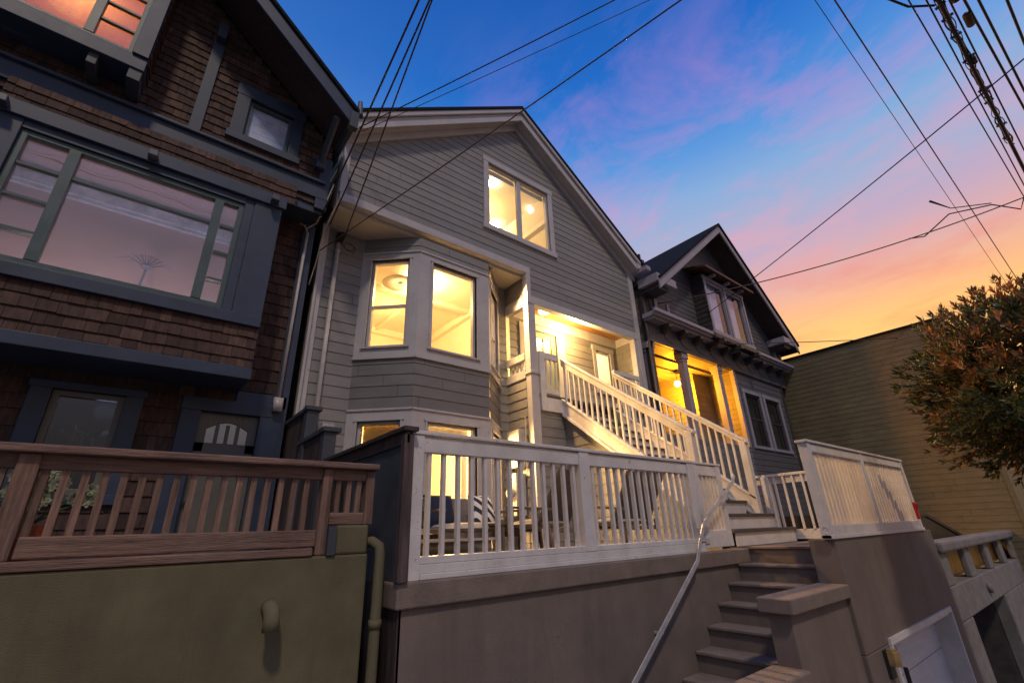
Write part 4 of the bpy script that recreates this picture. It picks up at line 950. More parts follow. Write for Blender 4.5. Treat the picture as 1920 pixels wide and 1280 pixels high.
# conduit
t = MB(); t.tube([(1.34, 6.6, 4.42), (1.33, 6.6, 3.0), (1.32, 6.6, 1.75)], .022, 8); t.box(1.27, 1.38, 6.57, 6.65, 1.58, 1.76); t.tube([(1.34, 6.6, 4.42), (1.28, 6.55, 4.5), (1.2, 6.55, 4.5)], .012, 6); t.build('conduit', M['meter'], B, smooth=True)
t = MB(); t.tube([(1.22, 6.55, 4.52), (1.3, 6.5, 4.42), (1.4, 6.4, 4.5), (1.45, 6.2, 4.75), (1.5, 6.1, 5.1)], .012, 6); t.tube([(1.62, 6.1, 4.9), (1.55, 6.5, 4.5), (1.55, 6.7, 4.0), (1.5, 6.72, 3.6)], .01, 6); t.build('service_cable', M['cushion'], B, smooth=True)
# porch slab of left house
LP = MB(); LP.box(-6.1, 1.3, 3.55, 6.68, -2.4, -.53); struct(LP.build('terrace', M['conc']))

# ---- green stucco wall and railing
GW = thing('garden_wall', 'olive green stucco wall below the weathered brown wooden railing', 'wall', (-2, 3.3, -1.6))
t = MB(); t.box(-6.1, 1.37, 3.3, 3.52, -2.6, -.10); t.box(1.14, 1.36, 3.3, 3.52, -.10, .08); t.build('wall_face', M['stucco'], GW, bevel=.015)
t = MB(); t.box(1.085, 1.138, 3.285, 3.4, -.1, .075); t.build('flashing', M['bluedark'], GW)
VP = MB(); VP.tube([(.79, 3.3, -.36), (.79, 3.25, -.36), (.79, 3.215, -.375), (.79, 3.195, -.41), (.79, 3.19, -.47)], [.042, .042, .043, .042, .045], 16)
tag(VP.build('vent_pipe', M['stucco'], smooth=True), 'olive painted elbow vent pipe sticking out of the green stucco wall', 'pipe')
DP = MB(); DP.tube([(1.36, 3.42, -.03), (1.42, 3.36, -.03), (1.45, 3.31, -.06), (1.455, 3.3, -.12), (1.45, 3.3, -.9), (1.45, 3.3, -2.3)], .035, 12); DP.tube([(1.452, 3.3, -.5), (1.452, 3.3, -.55)], .042, 12)
tag(DP.build('drain_pipe', M['stucco'], smooth=True), 'olive painted drain pipe running down between the green wall and the wooden fence', 'pipe')
WR = thing('wooden_railing', 'weathered brown wooden railing on top of the olive green stucco wall', 'railing', (-2, 3.38, -.1))
t = MB(); t.box(-5.5, 1.40, 3.27, 3.46, .445, .485, 1.1); t.build('top_cap', M['wood'], WR, bevel=.008)
t = MB(); t.box(-5.5, 1.38, 3.33, 3.385, .37, .444); t.build('top_rail', M['wood'], WR, bevel=.005)
t = MB(); t.box(-.36, 1.02, 3.325, 3.385, -.045, .055); t.box(-5.5, -.46, 3.325, 3.385, -.045, .055); t.build('bottom_rail', M['wood'], WR, bevel=.008)
t = MB(); t.box(-5.5, 1.0, 3.29, 3.45, -.098, -.052); t.build('ledge_board', M['wood'], WR, bevel=.008)
t = MB(); t.box(1.09, 1.33, 3.33, 3.38, .085, .16); t.build('bottom_rail', M['wood'], WR, bevel=.005)
for (a, b, z0) in ((-.455, -.37, -.052), (1.02, 1.085, -.098), (1.325, 1.385, .08), (-2.0, -1.91, -.052)):
    t = MB(); t.box(a, b, 3.31, 3.405, z0, .443, random.uniform(.85, 1.15)); t.build('post', M['woodv'], WR, bevel=.008)
nb = MB()
xs_ = [-.345+i*.0795 for i in range(17)]+[1.135, 1.21, 1.28]+[-.50-.0795*i for i in range(17)]
for i, x in enumerate(xs_):
    z0 = .16 if 1.1 < x else .055
    b = MB(); w = .033; b.box(x-w/2, x+w/2, 3.34, 3.375, z0, .37, random.uniform(.7, 1.35)); b.build('baluster', M['woodv'], WR)
# terracotta pot + succulent
TP = thing('succulent_plant', 'terracotta pot of pale flowering succulents behind the brown wooden railing', 'potted plant', (-.38, 3.8, -.4))
t = MB(); t.lathe((-.40, 3.75, -.12), [(.07, 0), (.1, .17), (.115, .17), (.115, .235), (.1, .235), (.09, .2)], 20); t.build('pot', M['terra'], TP, smooth=False)
t = MB(); fl = MB()
for i in range(17):
    a = random.uniform(0, 6.28); r = random.uniform(.04, .22); p = V((-.42+r*1.3*math.cos(a), 3.75+r*.5*math.sin(a), random.uniform(.2, .42)))
    t.tube([(-.40, 3.75, .1), ((p.x-.40)/2, 3.75, .1+(p.z-.1)*.6), p], .005, 4)
    for ring, R0 in ((0, .045), (1, .03), (2, .016)):
        for k_ in range(8):
            aa = k_*.785+ring*.4; o = V((math.cos(aa), -.25-.2*ring, math.sin(aa)))*R0; s_ = V((-math.sin(aa), 0, math.cos(aa)))*R0*.38
            fl.add([p, p+o*.6+s_, p+o, p+o*.6-s_], [(0, 1, 2, 3)], random.uniform(.5, 1.2))
t.build('stem', M['leafp'], TP); fl.build('rosette', M['flower'], TP)

# ---- dark wooden boundary fence
BF = thing('boundary_fence', 'dark stained wooden board fence running back between the two front yards', 'fence', (1.55, 4, -.3))
t = MB()
y = 3.2
while y < 6.1:
    w = random.uniform(.12, .15); t.box(1.56, 1.585, y, y+w-.006, -2.0, .71, random.uniform(.6, 1.5)); y += w
t.build('board', M['fencedark'], BF)
t = MB(); t.box(1.5, 1.62, 3.12, 6.1, .72, .755); t.box(1.53, 1.56, 3.14, 6.1, .63, .72); t.build('cap_board', M['fencedark'], BF, bevel=.005)
t = MB(); t.box(1.515, 1.595, 3.14, 3.2, -.29, .70, 1.6); t.build('post', M['fencedark'], BF, bevel=.006)
t = MB(); t.box(1.55, 1.56, 3.22, 4.2, -.3, .63); t.build('panel', M['bluedark'], BF)
# stepped side wall with capped posts
SW = thing('stair_side_wall', 'stepped dark board side wall with two slate capped posts, left of the wooden fence', 'wall', (1.6, 5.5, 0))
for (yc, zc, y1) in ((4.95, 1.03, 5.4), (5.7, 1.42, 7.0)):
    t = MB(); t.box(1.47, 1.60, yc-.02, yc+.1, -.5, zc); t.build('post', M['bluedark'], SW, bevel=.005)
    t = MB(); t.box(1.45, 1.64, yc-.05, y1 if 0 else yc+.12, zc, zc+.05); t.prism([(1.46, yc+.12, zc+.05), (1.46, yc+.12, zc), (1.46, yc+.95, zc+.0), (1.46, yc+.95, zc+.05)], (.1, 0, 0)); t.build('cap', M['bluedark'], SW, bevel=.006)
    t = MB(); yy = yc+.1
    while yy < yc+.9: t.box(1.49, 1.52, yy, yy+.11, -.5, zc, random.uniform(.6, 1.5)); yy += .115
    t.build('board', M['fencedark'], SW)

# ================================================================== CHARCOAL HOUSE (right)
C = thing('charcoal_house', 'charcoal gabled house with lit columned porch, right of the gray house', 'house', (13.4, 6.1, -.4))
CY = 6.1; cxl, cxr, cax, caz = 9.38, 17.0, 13.5, 8.9
cs = .82
wzc = lambda x: caz-cs*abs(x-cax)
BW = (12.95, 15.5, 5.3, 7.4)
t = MB(); siding(t, (0, CY, 0), X, -Y, [(cxl, 4.98), (cxr, 4.98), (cxr, wzc(cxr)), (cax, caz), (cxl, wzc(cxl))], [(13.0, 15.4, 5.4, 7.2)], .15, .010, 5.0); t.build('gable_wall', M['b3'], C)
t = MB(); siding(t, (0, CY, 0), X, -Y, [(13.62, -.4), (16.8, -.4), (16.8, 4.5), (13.62, 4.5)], [(13.95, 14.9, 2.07, 3.66), (15.27, 16.25, 2.07, 3.66)], .17, .010, 0); t.build('lower_wall', M['b3'], C)
t = MB(); siding(t, (cxl, 0, 0), -Y, -X, [(-15, -.4), (-CY, -.4), (-CY, 6.3), (-15, 6.3)], [], .17, .010, 0)
siding(t, (16.8, 0, 0), Y, X, [(CY, -.4), (15, -.4), (15, 6.0), (CY, 6.0)], [], .17, .010, 0); t.build('side_wall', mat('tan_gray_side_siding', (.2, .175, .15), .6, .1, 3, attr=True), C)
t = MB(); t.box(cxl-.03, cxl+.1, CY-.03, CY+.1, -.4, 5.9); t.box(16.7, 16.83, CY-.03, CY+.1, -.4, 4.5); t.build('corner_board', M['b3dark'], C)
rf = MB(); rb = MB(); so = MB()
for xe in (cxl-.05, cax*2-cxl+.05):
    zz = lambda x: wzc(x)+.12
    rf.prism([(cax, 5.44, zz(cax)+.25), (xe, 5.44, zz(xe)+.25), (xe, 5.44, zz(xe)+.17), (cax, 5.44, zz(cax)+.17)], (0, 9.7, 0))
    rb.prism([(cax, 5.48, zz(cax)+.168), (xe, 5.48, zz(xe)+.168), (xe, 5.48, zz(xe)-.1), (cax, 5.48, zz(cax)-.1)], (0, .05, 0))
    so.prism([(cax, 5.53, zz(cax)+.02), (xe, 5.53, zz(xe)+.02), (xe, 5.53, zz(xe)-.03), (cax, 5.53, zz(cax)-.03)], (0, .62, 0))
rfo = rf.build('roof', M['roof'], C); rb.build('bargeboard', M['b3trim'], rfo, bevel=.008); so.build('soffit', M['fencedark'], rfo)
t = MB()
for x0 in (cxl-.1, 16.6):
    t.box(x0, x0+.85, 5.5, CY, 5.72, 5.95)
t.build('eave_return', M['b3trim'], C, bevel=.01)
t = MB(); t.box(cxl+.0, cxl+.5, 5.62, CY, 5.6, 5.72); t.box(16.75, 17.2, 5.6, CY, 5.6, 5.72); t.build('return_base', M['b3dark'], C, bevel=.01)
# pilaster pairs flanking
t = MB()
for x in (9.85, 10.42, 16.95, 17.35): t.box(x, x+.12, CY-.05, CY, 5.02, 5.6)
t.build('pilaster', M['b3trim'], C)
t = MB(); t.box(10.0, 10.4, CY-.03, CY, 5.02, 5.6); t.box(17.07, 17.35, CY-.03, CY, 5.02, 5.6); t.build('louver', M['b3dark'], C)
t = MB(); t.box(16.99, 17.5, CY, CY+.3, 4.9, 6.1); t.build('corner_return', M['b3'], C)
# cornice + brackets
t = MB(); t.box(cxl-.12, 17.55, 5.72, CY, 4.86, 4.98); t.box(cxl-.16, 17.6, 5.66, 5.74, 4.92, 5.02); t.box(cxl-.08, 17.5, 5.8, CY, 4.80, 4.86); t.build('cornice', M['b3trim'], C, bevel=.012)
t = MB(); t.box(cxl, 17.2, CY-.06, CY+.03, 4.28, 4.80); t.build('frieze', M['b3'], C)
br = None
for i in range(11):
    x = 9.95+i*.74
    if br is None:
        b = MB(); b.prism([(-.07, -.34, .0), (-.07, -.34, -.1), (-.07, -.24, -.17), (-.07, -.06, -.2), (-.07, -.06, .0)], (.14, 0, 0)); br = b.build('bracket', M['b3dark'], C, bevel=.008); br.matrix_parent_inverse = pmat(C).inverted(); br.location = (x, CY, 4.80)
    else:
        c = br.copy(); COL.objects.link(c); c.location = (x, CY, 4.80)
t = MB()
n = 9
for i in range(9):
    x0 = 10.05+i*.74; pp = [(x0, CY-.075, 4.8)]+[(x0+.6*k_/n, CY-.075, 4.52-.12*math.sin(math.pi*k_/n)) for k_ in range(n+1)]+[(x0+.6, CY-.075, 4.8)]
    t.prism(pp, (0, .012, 0))
t.build('scallop_board', M['b3'], C)
# porch
t = MB(); 
for (x, w) in ((9.45, .16), (10.92, .2), (12.72, .2)):
    t.cut(); t.box(x-w/2, x+w/2, CY+.0, CY+.18, 2.0, 4.28); t.box(x-w/2-.04, x+w/2+.04, CY-.03, CY+.22, 4.12, 4.275); t.box(x-w/2-.02, x+w/2+.02, CY-.01, CY+.2, 4.04, 4.12)
t.build('porch_column', M['b3trim'], C, bevel=.008)
t = MB(); siding(t, (0, 8.3, 0), X, -Y, [(cxl+.02, 2.0), (13.62, 2.0), (13.62, 4.28), (cxl+.02, 4.28)], [(11.9, 12.8, 2.0, 4.1)], .15, .010, 0)
siding(t, (13.6, 0, 0), -Y, -X, [(-8.3, 2.0), (-CY-.1, 2.0), (-CY-.1, 4.28), (-8.3, 4.28)], [], .15, .010, 0)
siding(t, (cxl+.03, 0, 0), Y, X, [(CY+.1, 2.0), (8.3, 2.0), (8.3, 4.28), (CY+.1, 4.28)], [], .15, .010, 0); t.build('porch_wall', M['b3yel'], C)
t = MB(); t.box(cxl, 13.62, CY, 8.3, 4.28, 4.32); 
for y in (6.6, 7.1, 7.6): t.box(cxl, 13.62, y, y+.06, 4.22, 4.28)
t.build('porch_ceiling', M['b3yel'], C)
t = MB(); t.box(cxl, 13.62, CY, 8.3, 1.9, 2.0); t.build('porch_floor', M['tread'], C)
t = MB(); siding(t, (12.72, 0, 0), -Y, -X, [(-8.3, 2.0), (-6.95, 2.0), (-6.95, 4.28), (-8.3, 4.28)], [], .15, .010, 0)
siding(t, (0, 6.95, 0), X, -Y, [(12.72, 2.0), (13.6, 2.0), (13.6, 4.28), (12.72, 4.28)], [], .15, .010, 0); t.build('side_wall', M['b3yel'], C)
t = MB(); siding(t, (0, CY, 0), X, -Y, [(cxl, -.4), (13.62, -.4), (13.62, 2.0), (cxl, 2.0)], [], .17, .010, 0); t.build('porch_base', M['graydark'], C)
t = MB(); t.box(13.5, 13.63, CY-.02, CY+.1, 2.0, 4.28); t.build('corner_board', M['b3trim'], C)
dd = MB(); dd.box(11.9, 12.8, 8.28, 8.33, 2.0, 4.1); dd.build('front_door', M['b3dark'], C, bevel=.005)
t = MB(); t.lathe((12.05, 7.1, 3.78), [(0.0, 0), (.07, .03), (.1, .1), (.07, .17), (0, .2)], 16); lo = t.build('pendant_lamp', M['bulb'], C, smooth=True)
t = MB(); t.tube([(12.05, 7.1, 3.97), (12.05, 7.1, 4.28)], .008, 6); t.lathe((12.05, 7.1, 4.22), [(.09, .06), (.09, .02), (.02, 0)], 12); t.build('stem', M['black'], lo)
lamp('pendant_light', (12.05, 7.1, 3.66), 400, (1, .36, .012), .1, C)
# windows
for (a, b) in ((13.95, 14.9), (15.27, 16.25)):
    window(C, (0, CY, 0), X, -Y, a, b, 2.07, 3.66, M['b3dark'], M['glassd'], fw=.06, bars=((a+.06, b-.06, 2.9, .04),), trim=(.13, .13, .08, .12), trim_m=M['b3trim'])
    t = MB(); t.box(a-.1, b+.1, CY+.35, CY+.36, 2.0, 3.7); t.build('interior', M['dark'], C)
    t = MB()
    for i in range(3): t.box(b-.38+i*.12, b-.3+i*.12, CY+.2, CY+.22, 2.1, 3.6)
    t.build('curtain', M['curtain'], C)
# oriel window
ox0, ox1, oy, oz0, oz1 = 12.05, 14.5, 5.68, 5.0, 6.9
ox0, ox1 = 2.115*5.68, 2.54*5.68
t = MB(); siding(t, (ox0, 0, 0), -Y, -X, [(-CY, oz0), (-oy, oz0), (-oy, oz1), (-CY, oz1)], [], .15, .012, 0); siding(t, (ox1, 0, 0), Y, X, [(oy, oz0), (CY, oz0), (CY, oz1), (oy, oz1)], [], .15, .012, 0)
t.box(ox0, ox1, oy+.02, CY+.3, oz1-.0, oz1+.05); t.build('oriel_side', M['b3dark'], C)
om = (ox0+ox1)/2
window(C, (0, oy, 0), X, -Y, ox0+.1, om-.05, 5.1, 6.78, M['b3trim'], M['glassd2'], fw=.07, recess=.02, trim=(.1, .05, .1, .12), trim_m=M['b3trim'], tproud=.02)
window(C, (0, oy, 0), X, -Y, om+.05, ox1-.1, 5.1, 6.78, M['b3trim'], M['glassd2'], fw=.07, recess=.02, trim=(.05, .1, .1, .12), trim_m=M['b3trim'], tproud=.022)
t = MB(); t.box(ox0+.12, om-.35, oy+.12, oy+.14, 5.0, 6.9); t.box(om+.1, ox1-.5, oy+.12, oy+.14, 5.0, 6.9); t.build('interior', mat('pale_blind_or_reflection', (.6, .68, .95), .8), C)
t = MB(); t.box(ox0-.05, ox1+.12, oy-.06, CY, 4.86, 4.995); 
for x in (ox0+.25, om, ox1-.1): t.box(x-.07, x+.07, oy-.16, CY, 4.74, 4.86)
t.build('oriel_base', M['b3dark'], C, bevel=.008)
t = MB(); t.prism([(ox0-.25, oy-.3, 6.94), (ox0-.25, CY+.02, 7.16), (ox0-.25, CY+.02, 7.24), (ox0-.25, oy-.3, 7.02)], (ox1-ox0+.5, 0, 0)); t.build('oriel_roof', mat('rust_brown_metal', (.1, .05, .03), .6, .3, 6), C, bevel=.006)
for x in (ox0+.35, om, ox1-.35):
    t = MB(); t.box(x-.04, x+.04, oy-.22, oy+.0, 6.86, 6.94); t.build('rafter_tip', M['b3trim'], C)
t = MB(); t.prism([(cxl-.2, 5.7, 6.1), (cxl-.02, 5.7, 6.1), (cxl-.02, 5.7, 6.22), (cxl-.2, 5.7, 6.22)], (0, 9, 0)); t.build('gutter', M['b3trim'], rfo)
t = MB(); t.tube([(9.6, CY-.05, 5.9), (9.6, CY-.06, 5.1)], .03, 8); t.tube([(9.33, CY-.04, 4.8), (9.33, CY-.04, -.3)], .035, 8); t.build('downpipe', M['b3dark'], C, smooth=True)

# front terrace mass of the charcoal house
CG = thing('garage_parapet', 'gray stucco garage front with four openings in its parapet, below the charcoal house', 'garage wall', (13, 2.05, -3))
t = MB()
gx0, gx1 = 9.96, 18.0
op = [(10.45, 11.72), (12.2, 13.6), (14.0, 15.3), (15.7, 16.9)]
zt0, zo0, zo1 = -.36, -.98, -.52
edges = [gx0]+[v for p in op for v in p]+[gx1]
t.box(gx0, gx1, 2.03, 2.25, -1.45, zo0)
for a, b in zip(edges[0::2], edges[1::2]): t.box(a, b, 2.03, 2.12, zo0, zo1)
GD = (10.75, 13.9, -1.45)
t.box(gx0, GD[0], 2.03, 2.25, -4.6, GD[2]); t.box(GD[1], gx1, 2.03, 2.25, -5.2, GD[2])
t.build('wall_face', M['conc'], CG, bevel=.02)
t = MB(); t.box(gx0-.0, gx1+.0, 1.96, 2.32, zo1, zt0); t.build('parapet_beam', M['conc'], CG, bevel=.04)
t = MB(); t.box(gx0, gx1, 2.40, 2.46, -1.3, -.5) ; t.box(gx0, gx1, 2.252, 2.40, -1.06, -.985); t.build('planter_back', mat('lit_ochre_stucco', (.62, .38, .1), .8, .2, 4), CG)  # ochre raised in colour to stand in for warm light in the openings
t = MB(); t.box(GD[0], GD[1], 2.75, 2.8, -4.6, GD[2]); t.box(GD[0], GD[1], 2.25, 2.8, GD[2]-.0, GD[2]+.05); t.box(GD[1], GD[1]+.04, 2.25, 2.8, -4.6, GD[2]); t.build('garage_door', mat('charcoal_garage_door', (.07, .066, .07), .5, .25, 5), CG)
t = MB(); t.tube([(12.6, 2.03, -1.22), (12.6, 1.98, -1.22)], .08, 14); t.build('bell', M['conc'], CG, smooth=True)
t = MB(); t.box(gx0, 17, 2.95, CY, -1.2, -.6); struct(t.build('yard', M['conc']))
# dark stair cheek behind parapet
DC = MB(); DC.prism([(10.2, 2.65, -.55), (10.2, 2.65, .04), (13.0, 2.65, .02), (15.6, 2.65, -.45)], (0, 1.8, 0)); DC.prism([(10.2, 2.62, .04), (10.2, 2.62, .10), (13.02, 2.62, .08), (15.65, 2.62, -.39), (15.6, 2.62, -.45), (13.0, 2.62, .02)], (0, 1.9, 0))
tag(DC.build('stair_cheek', M['black']), 'black sloping stair wall behind the frosted fence and the gray parapet', 'wall')

# ================================================================== OLIVE BUILDING (far right)
OB = thing('olive_building', 'tall flat roofed olive clapboard building with a blank side wall at the right', 'building', (17.2, 1.7, -4))
OX = 17.25
t = MB(); siding(t, (OX, 0, 0), -Y, -X, [(-15, -5), (-1.68, -5), (-1.68, 5.25), (-15, 5.25)], [], .155, .007, 0, jitter=.05); t.build('side_wall', M['olive'], OB)
t = MB(); t.box(OX+.02, OX+8, 1.7, 15, -6, 5.2); t.build('body', M['olive'], OB)
t = MB(); t.box(OX-.04, OX+8, 1.62, 15, 5.25, 5.33); t.build('roof_edge', M['roof'], OB)
t = MB(); t.box(OX-.02, OX+.1, 1.6, 1.7, -6, 5.25); t.build('corner_board', M['olive'], OB)
# pale blue building beyond
PB = thing('pale_blue_building', 'pale blue building with a white framed window beyond the olive building', 'building', (26, 1, -5))
t = MB(); t.box(25.5, 34, 1.35, 12, -8, 3.2); t.build('wall', M['lblue'], PB)
t = MB(); t.box(25.44, 25.49, 1.9, 3.3, -.2, 1.4); t.box(26, 29, 1.28, 1.34, 1.0, 2.6); wf = t.build('window', M['white'], PB)
t = MB(); t.box(25.41, 25.43, 2.0, 3.2, 0, 1.3); t.box(26.1, 28.9, 1.25, 1.27, 1.1, 2.5); t.build('pane', mat('amber_reflecting_pane', (.4, .22, .08), .2), wf)
t = MB(); t.box(25.2, 34.2, 1.1, 12, 3.2, 3.4); t.build('roof', M['roof'], PB)

# ================================================================== TREE
TRE = thing('magnolia_tree', 'round crowned street tree with rust and green leaves at the right edge', 'tree', (8.3, .35, -3.2))
TC = V((7.78, .10, 1.38))
base = V((8.3, .35, gz(8.3)))
t = MB()
fork = V((8.0, .38, .1))
t.tube([base, base+V((0, 0, .8)), V((8.15, .36, -1.0)), fork], [.11, .09, .08, .07], 10)
tips = []
def limb(p, d, L, r, depth):
    q = p; pts_ = [p]; rs_ = [r]
    for i in range(5):
        d = (d+V((random.uniform(-.18, .18), random.uniform(-.18, .18), random.uniform(-.05, .2)))).normalized(); q = q+d*L/5; pts_.append(q); rs_.append(r*(1-.12*(i+1)))
    t.tube(pts_, rs_, 6)
    if depth == 0: tips.append((q, d)); return
    for k_ in range(3):
        a = random.uniform(0, 6.28); s_ = V((math.cos(a), math.sin(a), random.uniform(-.1, .6)))
        limb(pts_[random.choice((3, 4, 5))], (d+s_*.9).normalized(), L*.7, r*.5, depth-1)
CR = V((1.16, 1.12, 1.10))
for i in range(9):
    a = i*.7; tgt = TC+V((CR.x*.6*math.cos(a), CR.y*.6*math.sin(a), CR.z*(-.3+.9*random.random())))
    limb(fork, (tgt-fork).normalized(), (tgt-fork).length*.6, .035, 2)
t.build('trunk', M['bark'], TRE, smooth=True)
lf = MB()
def leaf(p, d, up, L, w, tone):
    s_ = d.cross(up)
    if s_.length < 1e-3: s_ = d.cross(X)
    s_.normalize(); n_ = s_.cross(d)
    a = p; b = p+d*L*.45-n_*L*.04; c = p+d*L
    lf.add([a, b+s_*w+n_*w*.35, c-n_*L*.12, b-s_*w+n_*w*.35, b], [(0, 4, 1), (1, 4, 2), (2, 4, 3), (3, 4, 0)], tone)
nclus = 0
import itertools
while nclus < 5200:
    u = V((random.gauss(0, 1), random.gauss(0, 1), random.gauss(0, 1))).normalized()
    # lobed outline
    lob = 1+.12*math.sin(5*math.atan2(u.y, u.x)+2*u.z)+.11*math.sin(7*u.z+3*u.x)+.07*math.sin(11*u.x-9*u.y+13*u.z)+random.choice((0, 0, 0, .1))*random.random()
    rr = random.uniform(.35, 1)**.45*lob
    p = TC+V((u.x*CR.x, u.y*CR.y, u.z*CR.z))*rr
    if u.z < -.5: p += V((.35, 0, .12))*(-u.z)
    gap = math.sin(p.x*7+1)*math.sin(p.y*6+2)*math.sin(p.z*6.5)
    if gap > .62: continue
    out = (u+V((0, 0, .35))+V((random.uniform(-.4, .4), random.uniform(-.4, .4), random.uniform(-.3, .4)))).normalized()
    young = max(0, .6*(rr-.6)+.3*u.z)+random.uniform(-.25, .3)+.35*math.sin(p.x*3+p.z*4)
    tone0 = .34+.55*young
    nl = random.randint(6, 9)
    ref = out.cross(V((.3, .5, .8))).normalized(); r2 = out.cross(ref)
    a0 = random.uniform(0, 6.28)
    for k_ in range(nl):
        a = a0+k_*2.4; tilt = .25+.09*k_
        d = (out*math.cos(tilt)+(ref*math.cos(a)+r2*math.sin(a))*math.sin(tilt)).normalized()
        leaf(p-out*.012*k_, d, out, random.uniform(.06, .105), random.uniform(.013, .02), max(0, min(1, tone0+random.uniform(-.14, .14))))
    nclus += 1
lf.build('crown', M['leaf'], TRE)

# ================================================================== CABLES
def cable(name, label, a, b, sag, r, m=None, n=24, group=None, ext=0, ext2=0):
    a = V(a); b = V(b)
    if ext: a, b = b+(a-b)*(1+ext), (a+(b-a)*(1+ext2))
    if ext2: n = 40
    pts_ = [a.lerp(b, i/n)-Z*sag*4*(i/n)*(1-i/n) for i in range(n+1)]
    t = MB(); t.tube(pts_, r, 6); return tag(t.build(name, m or M['cable'], smooth=True), label, 'cable', group)
g1 = 'service drops to the houses at left'
cable('service_cable', 'leftmost of the three dark cables dropping to the corner of the shingled house', (.441*3, 3, 1.771*3), (1.42, 6.45, 4.45), .02, .012, ext=1.2, group=g1)
cable('service_cable', 'middle of the three dark cables dropping past the gray house corner', (.483*3, 3, 1.815*3), (1.58, 6.3, 4.5), .02, .011, ext=1.2, group=g1)
cable('service_cable', 'thick dark cable dropping to the weatherhead of the gray house', (.492*3, 3, 1.822*3), (1.93, 6.72, 4.60), .02, .010, ext=1.2, group=g1)
cable('service_cable', 'cable crossing the gable face down to the weatherhead', (2.729*1.2, 1.2, 4.083*1.2), (1.56, 6.6, 4.18), .05, .009, M['cableb'], ext=.6, group=g1)
cable('service_cable', 'upper of the two thin cables running up right from the gray house eave', (1.711*2.4, 2.4, 3.054*2.4), (1.7, 5.85, 6.2), .05, .010, ext=.6, group=g1)
cable('service_cable', 'lower of the two thin cables running up right from the gray house eave', (2.174*2.1, 2.1, 3.522*2.1), (1.75, 5.85, 6.15), .05, .006, ext=.6, group=g1)
g2 = 'overhead lines along the street'
def rayp(yx, zx, x): return (x, yx*x, zx*x)
cable('street_cable', 'leftmost thin street line crossing the sky at the upper right', rayp(.076, 1.111, 6.75), rayp(.007, .342, 21.9), .0, .006, ext=1, ext2=1.5, group=g2)
cable('street_cable', 'thicker street line just right of the leftmost one', rayp(.046, 1.071, 7.0), rayp(-.005, .351, 21.4), .0, .011, ext=1, ext2=1.5, group=g2)
cable('street_cable', 'long cable crossing the sunset sky to the oriel of the charcoal house', rayp(-.133, .702, 9.3), (12.1, 5.95, 5.62), .12, .011, M['cable'], ext=.5, group=g2)
cable('street_cable', 'sagging cable running from the pole bundle to the charcoal house corner', rayp(-.054, .457, 14.2), (9.75, 5.9, 5.35), .25, .013, M['cableb'], group=g2)
cable('street_cable', 'lowest cable running level above the olive building roof', rayp(.011, .257, 21.4), (12.3, 5.6, 4.7), .1, .011, M['cableb'], group=g2)
# heavy bundle
bd = [((-.070, .93), (-.060, .474), .011, 'left edge line of the heavy cable bundle at the top right'),
      ((-.083, .905), (-.066, .44), .03, 'thick lashed trunk cable of the heavy bundle at the top right'),
      ((-.095, .91), (-.075, .455), .012, 'thin line just right of the lashed trunk cable'),
      ((-.11, .90), (-.098, .50), .017, 'first line right of the heavy bundle'),
      ((-.125, .895), (-.106, .545), .017, 'second line right of the heavy bundle'),
      ((-.155, .88), (-.125, .60), .018, 'outermost line at the top right corner of the sky'),
      ((-.05, .93), (-.054, .47), .010, 'thin line left of the heavy cable bundle')]
for (p0, p1, r, lab) in bd:
    a = rayp(p0[0], p0[1], 7.0/p0[1]); b = rayp(p1[0], p1[1], 7.0/p1[1])
    cable('street_cable', lab, a, b, .06, r, ext=.7, ext2=2.5, group=g2)
SP = thing('cable_splice', 'clutter of splice cases and clamps on the heavy overhead bundle', 'cable fittings', rayp(-.083, .83, 8.0))
def at_b(f, dy=0, dz=0):
    a = V(rayp(-.083, .905, 7.0/.905)); b = V(rayp(-.066, .44, 7.0/.44)); return a.lerp(b, f)+V((0, dy, dz))
for (f0, f1, r, dy, dz) in ((.0, .045, .065, -.16, .08), (.07, .11, .05, -.18, -.05), (.03, .06, .04, .0, .06), (.2, .225, .035, -.05, -.02)):
    t = MB(); a = at_b(f0, dy, dz); b = at_b(f1, dy, dz); t.tube([a, a.lerp(b, .1), a.lerp(b, .9), b], [r*.5, r, r, r*.5], 10); t.build('splice_case', M['cableb'], SP, smooth=True)
for f in (.02, .06, .12, .2, .33, .38, .5, .56):
    t = MB(); p = at_b(f); t.bar(p+V((0, -random.uniform(.05, .12), .02)), p+V((random.uniform(-.06, .06), .07, .0)), .02, .04); t.tube([p+V((-.05, 0, .0)), p+V((.05, 0, 0))], .032, 8); t.build('clamp', M['cableb'], SP)
for q in range(4):
    t = MB(); ph = q*1.7; t.tube([at_b(-.02+.62*i/120, .045*math.sin(i*.16+ph)+.012*math.sin(i*.43+ph), .04*math.cos(i*.13+ph*2)) for i in range(121)], .006+.002*q, 5); t.build('lashed_wire', M['cable'], SP, smooth=True)
t = MB(); p = at_b(.0); t.tube([p+V((.1, .05, .0)), p+V((-.2, .3, .0)), p+V((-.75, .6, .2)), p+V((-1.0, .55, .45)), p+V((-1.1, .3, .7))], .018, 6); t.build('cable_loop', M['cable'], SP, smooth=True)
t = MB(); q = lambda yx, zx: V(rayp(yx, zx, 14.5))
t.tube([q(.09, .462), q(.07, .455), q(.03, .478), q(-.02, .465), q(-.045, .44), q(-.054, .457)], .015, 6); t.tube([q(.045, .515), q(.025, .487), q(-.02, .468)], [.03, .012, .012], 6); tag(t.build('drop_wire', M['cable'], smooth=True), 'loose curling drop wire with a knobbed end hanging in the pink sky', 'cable')

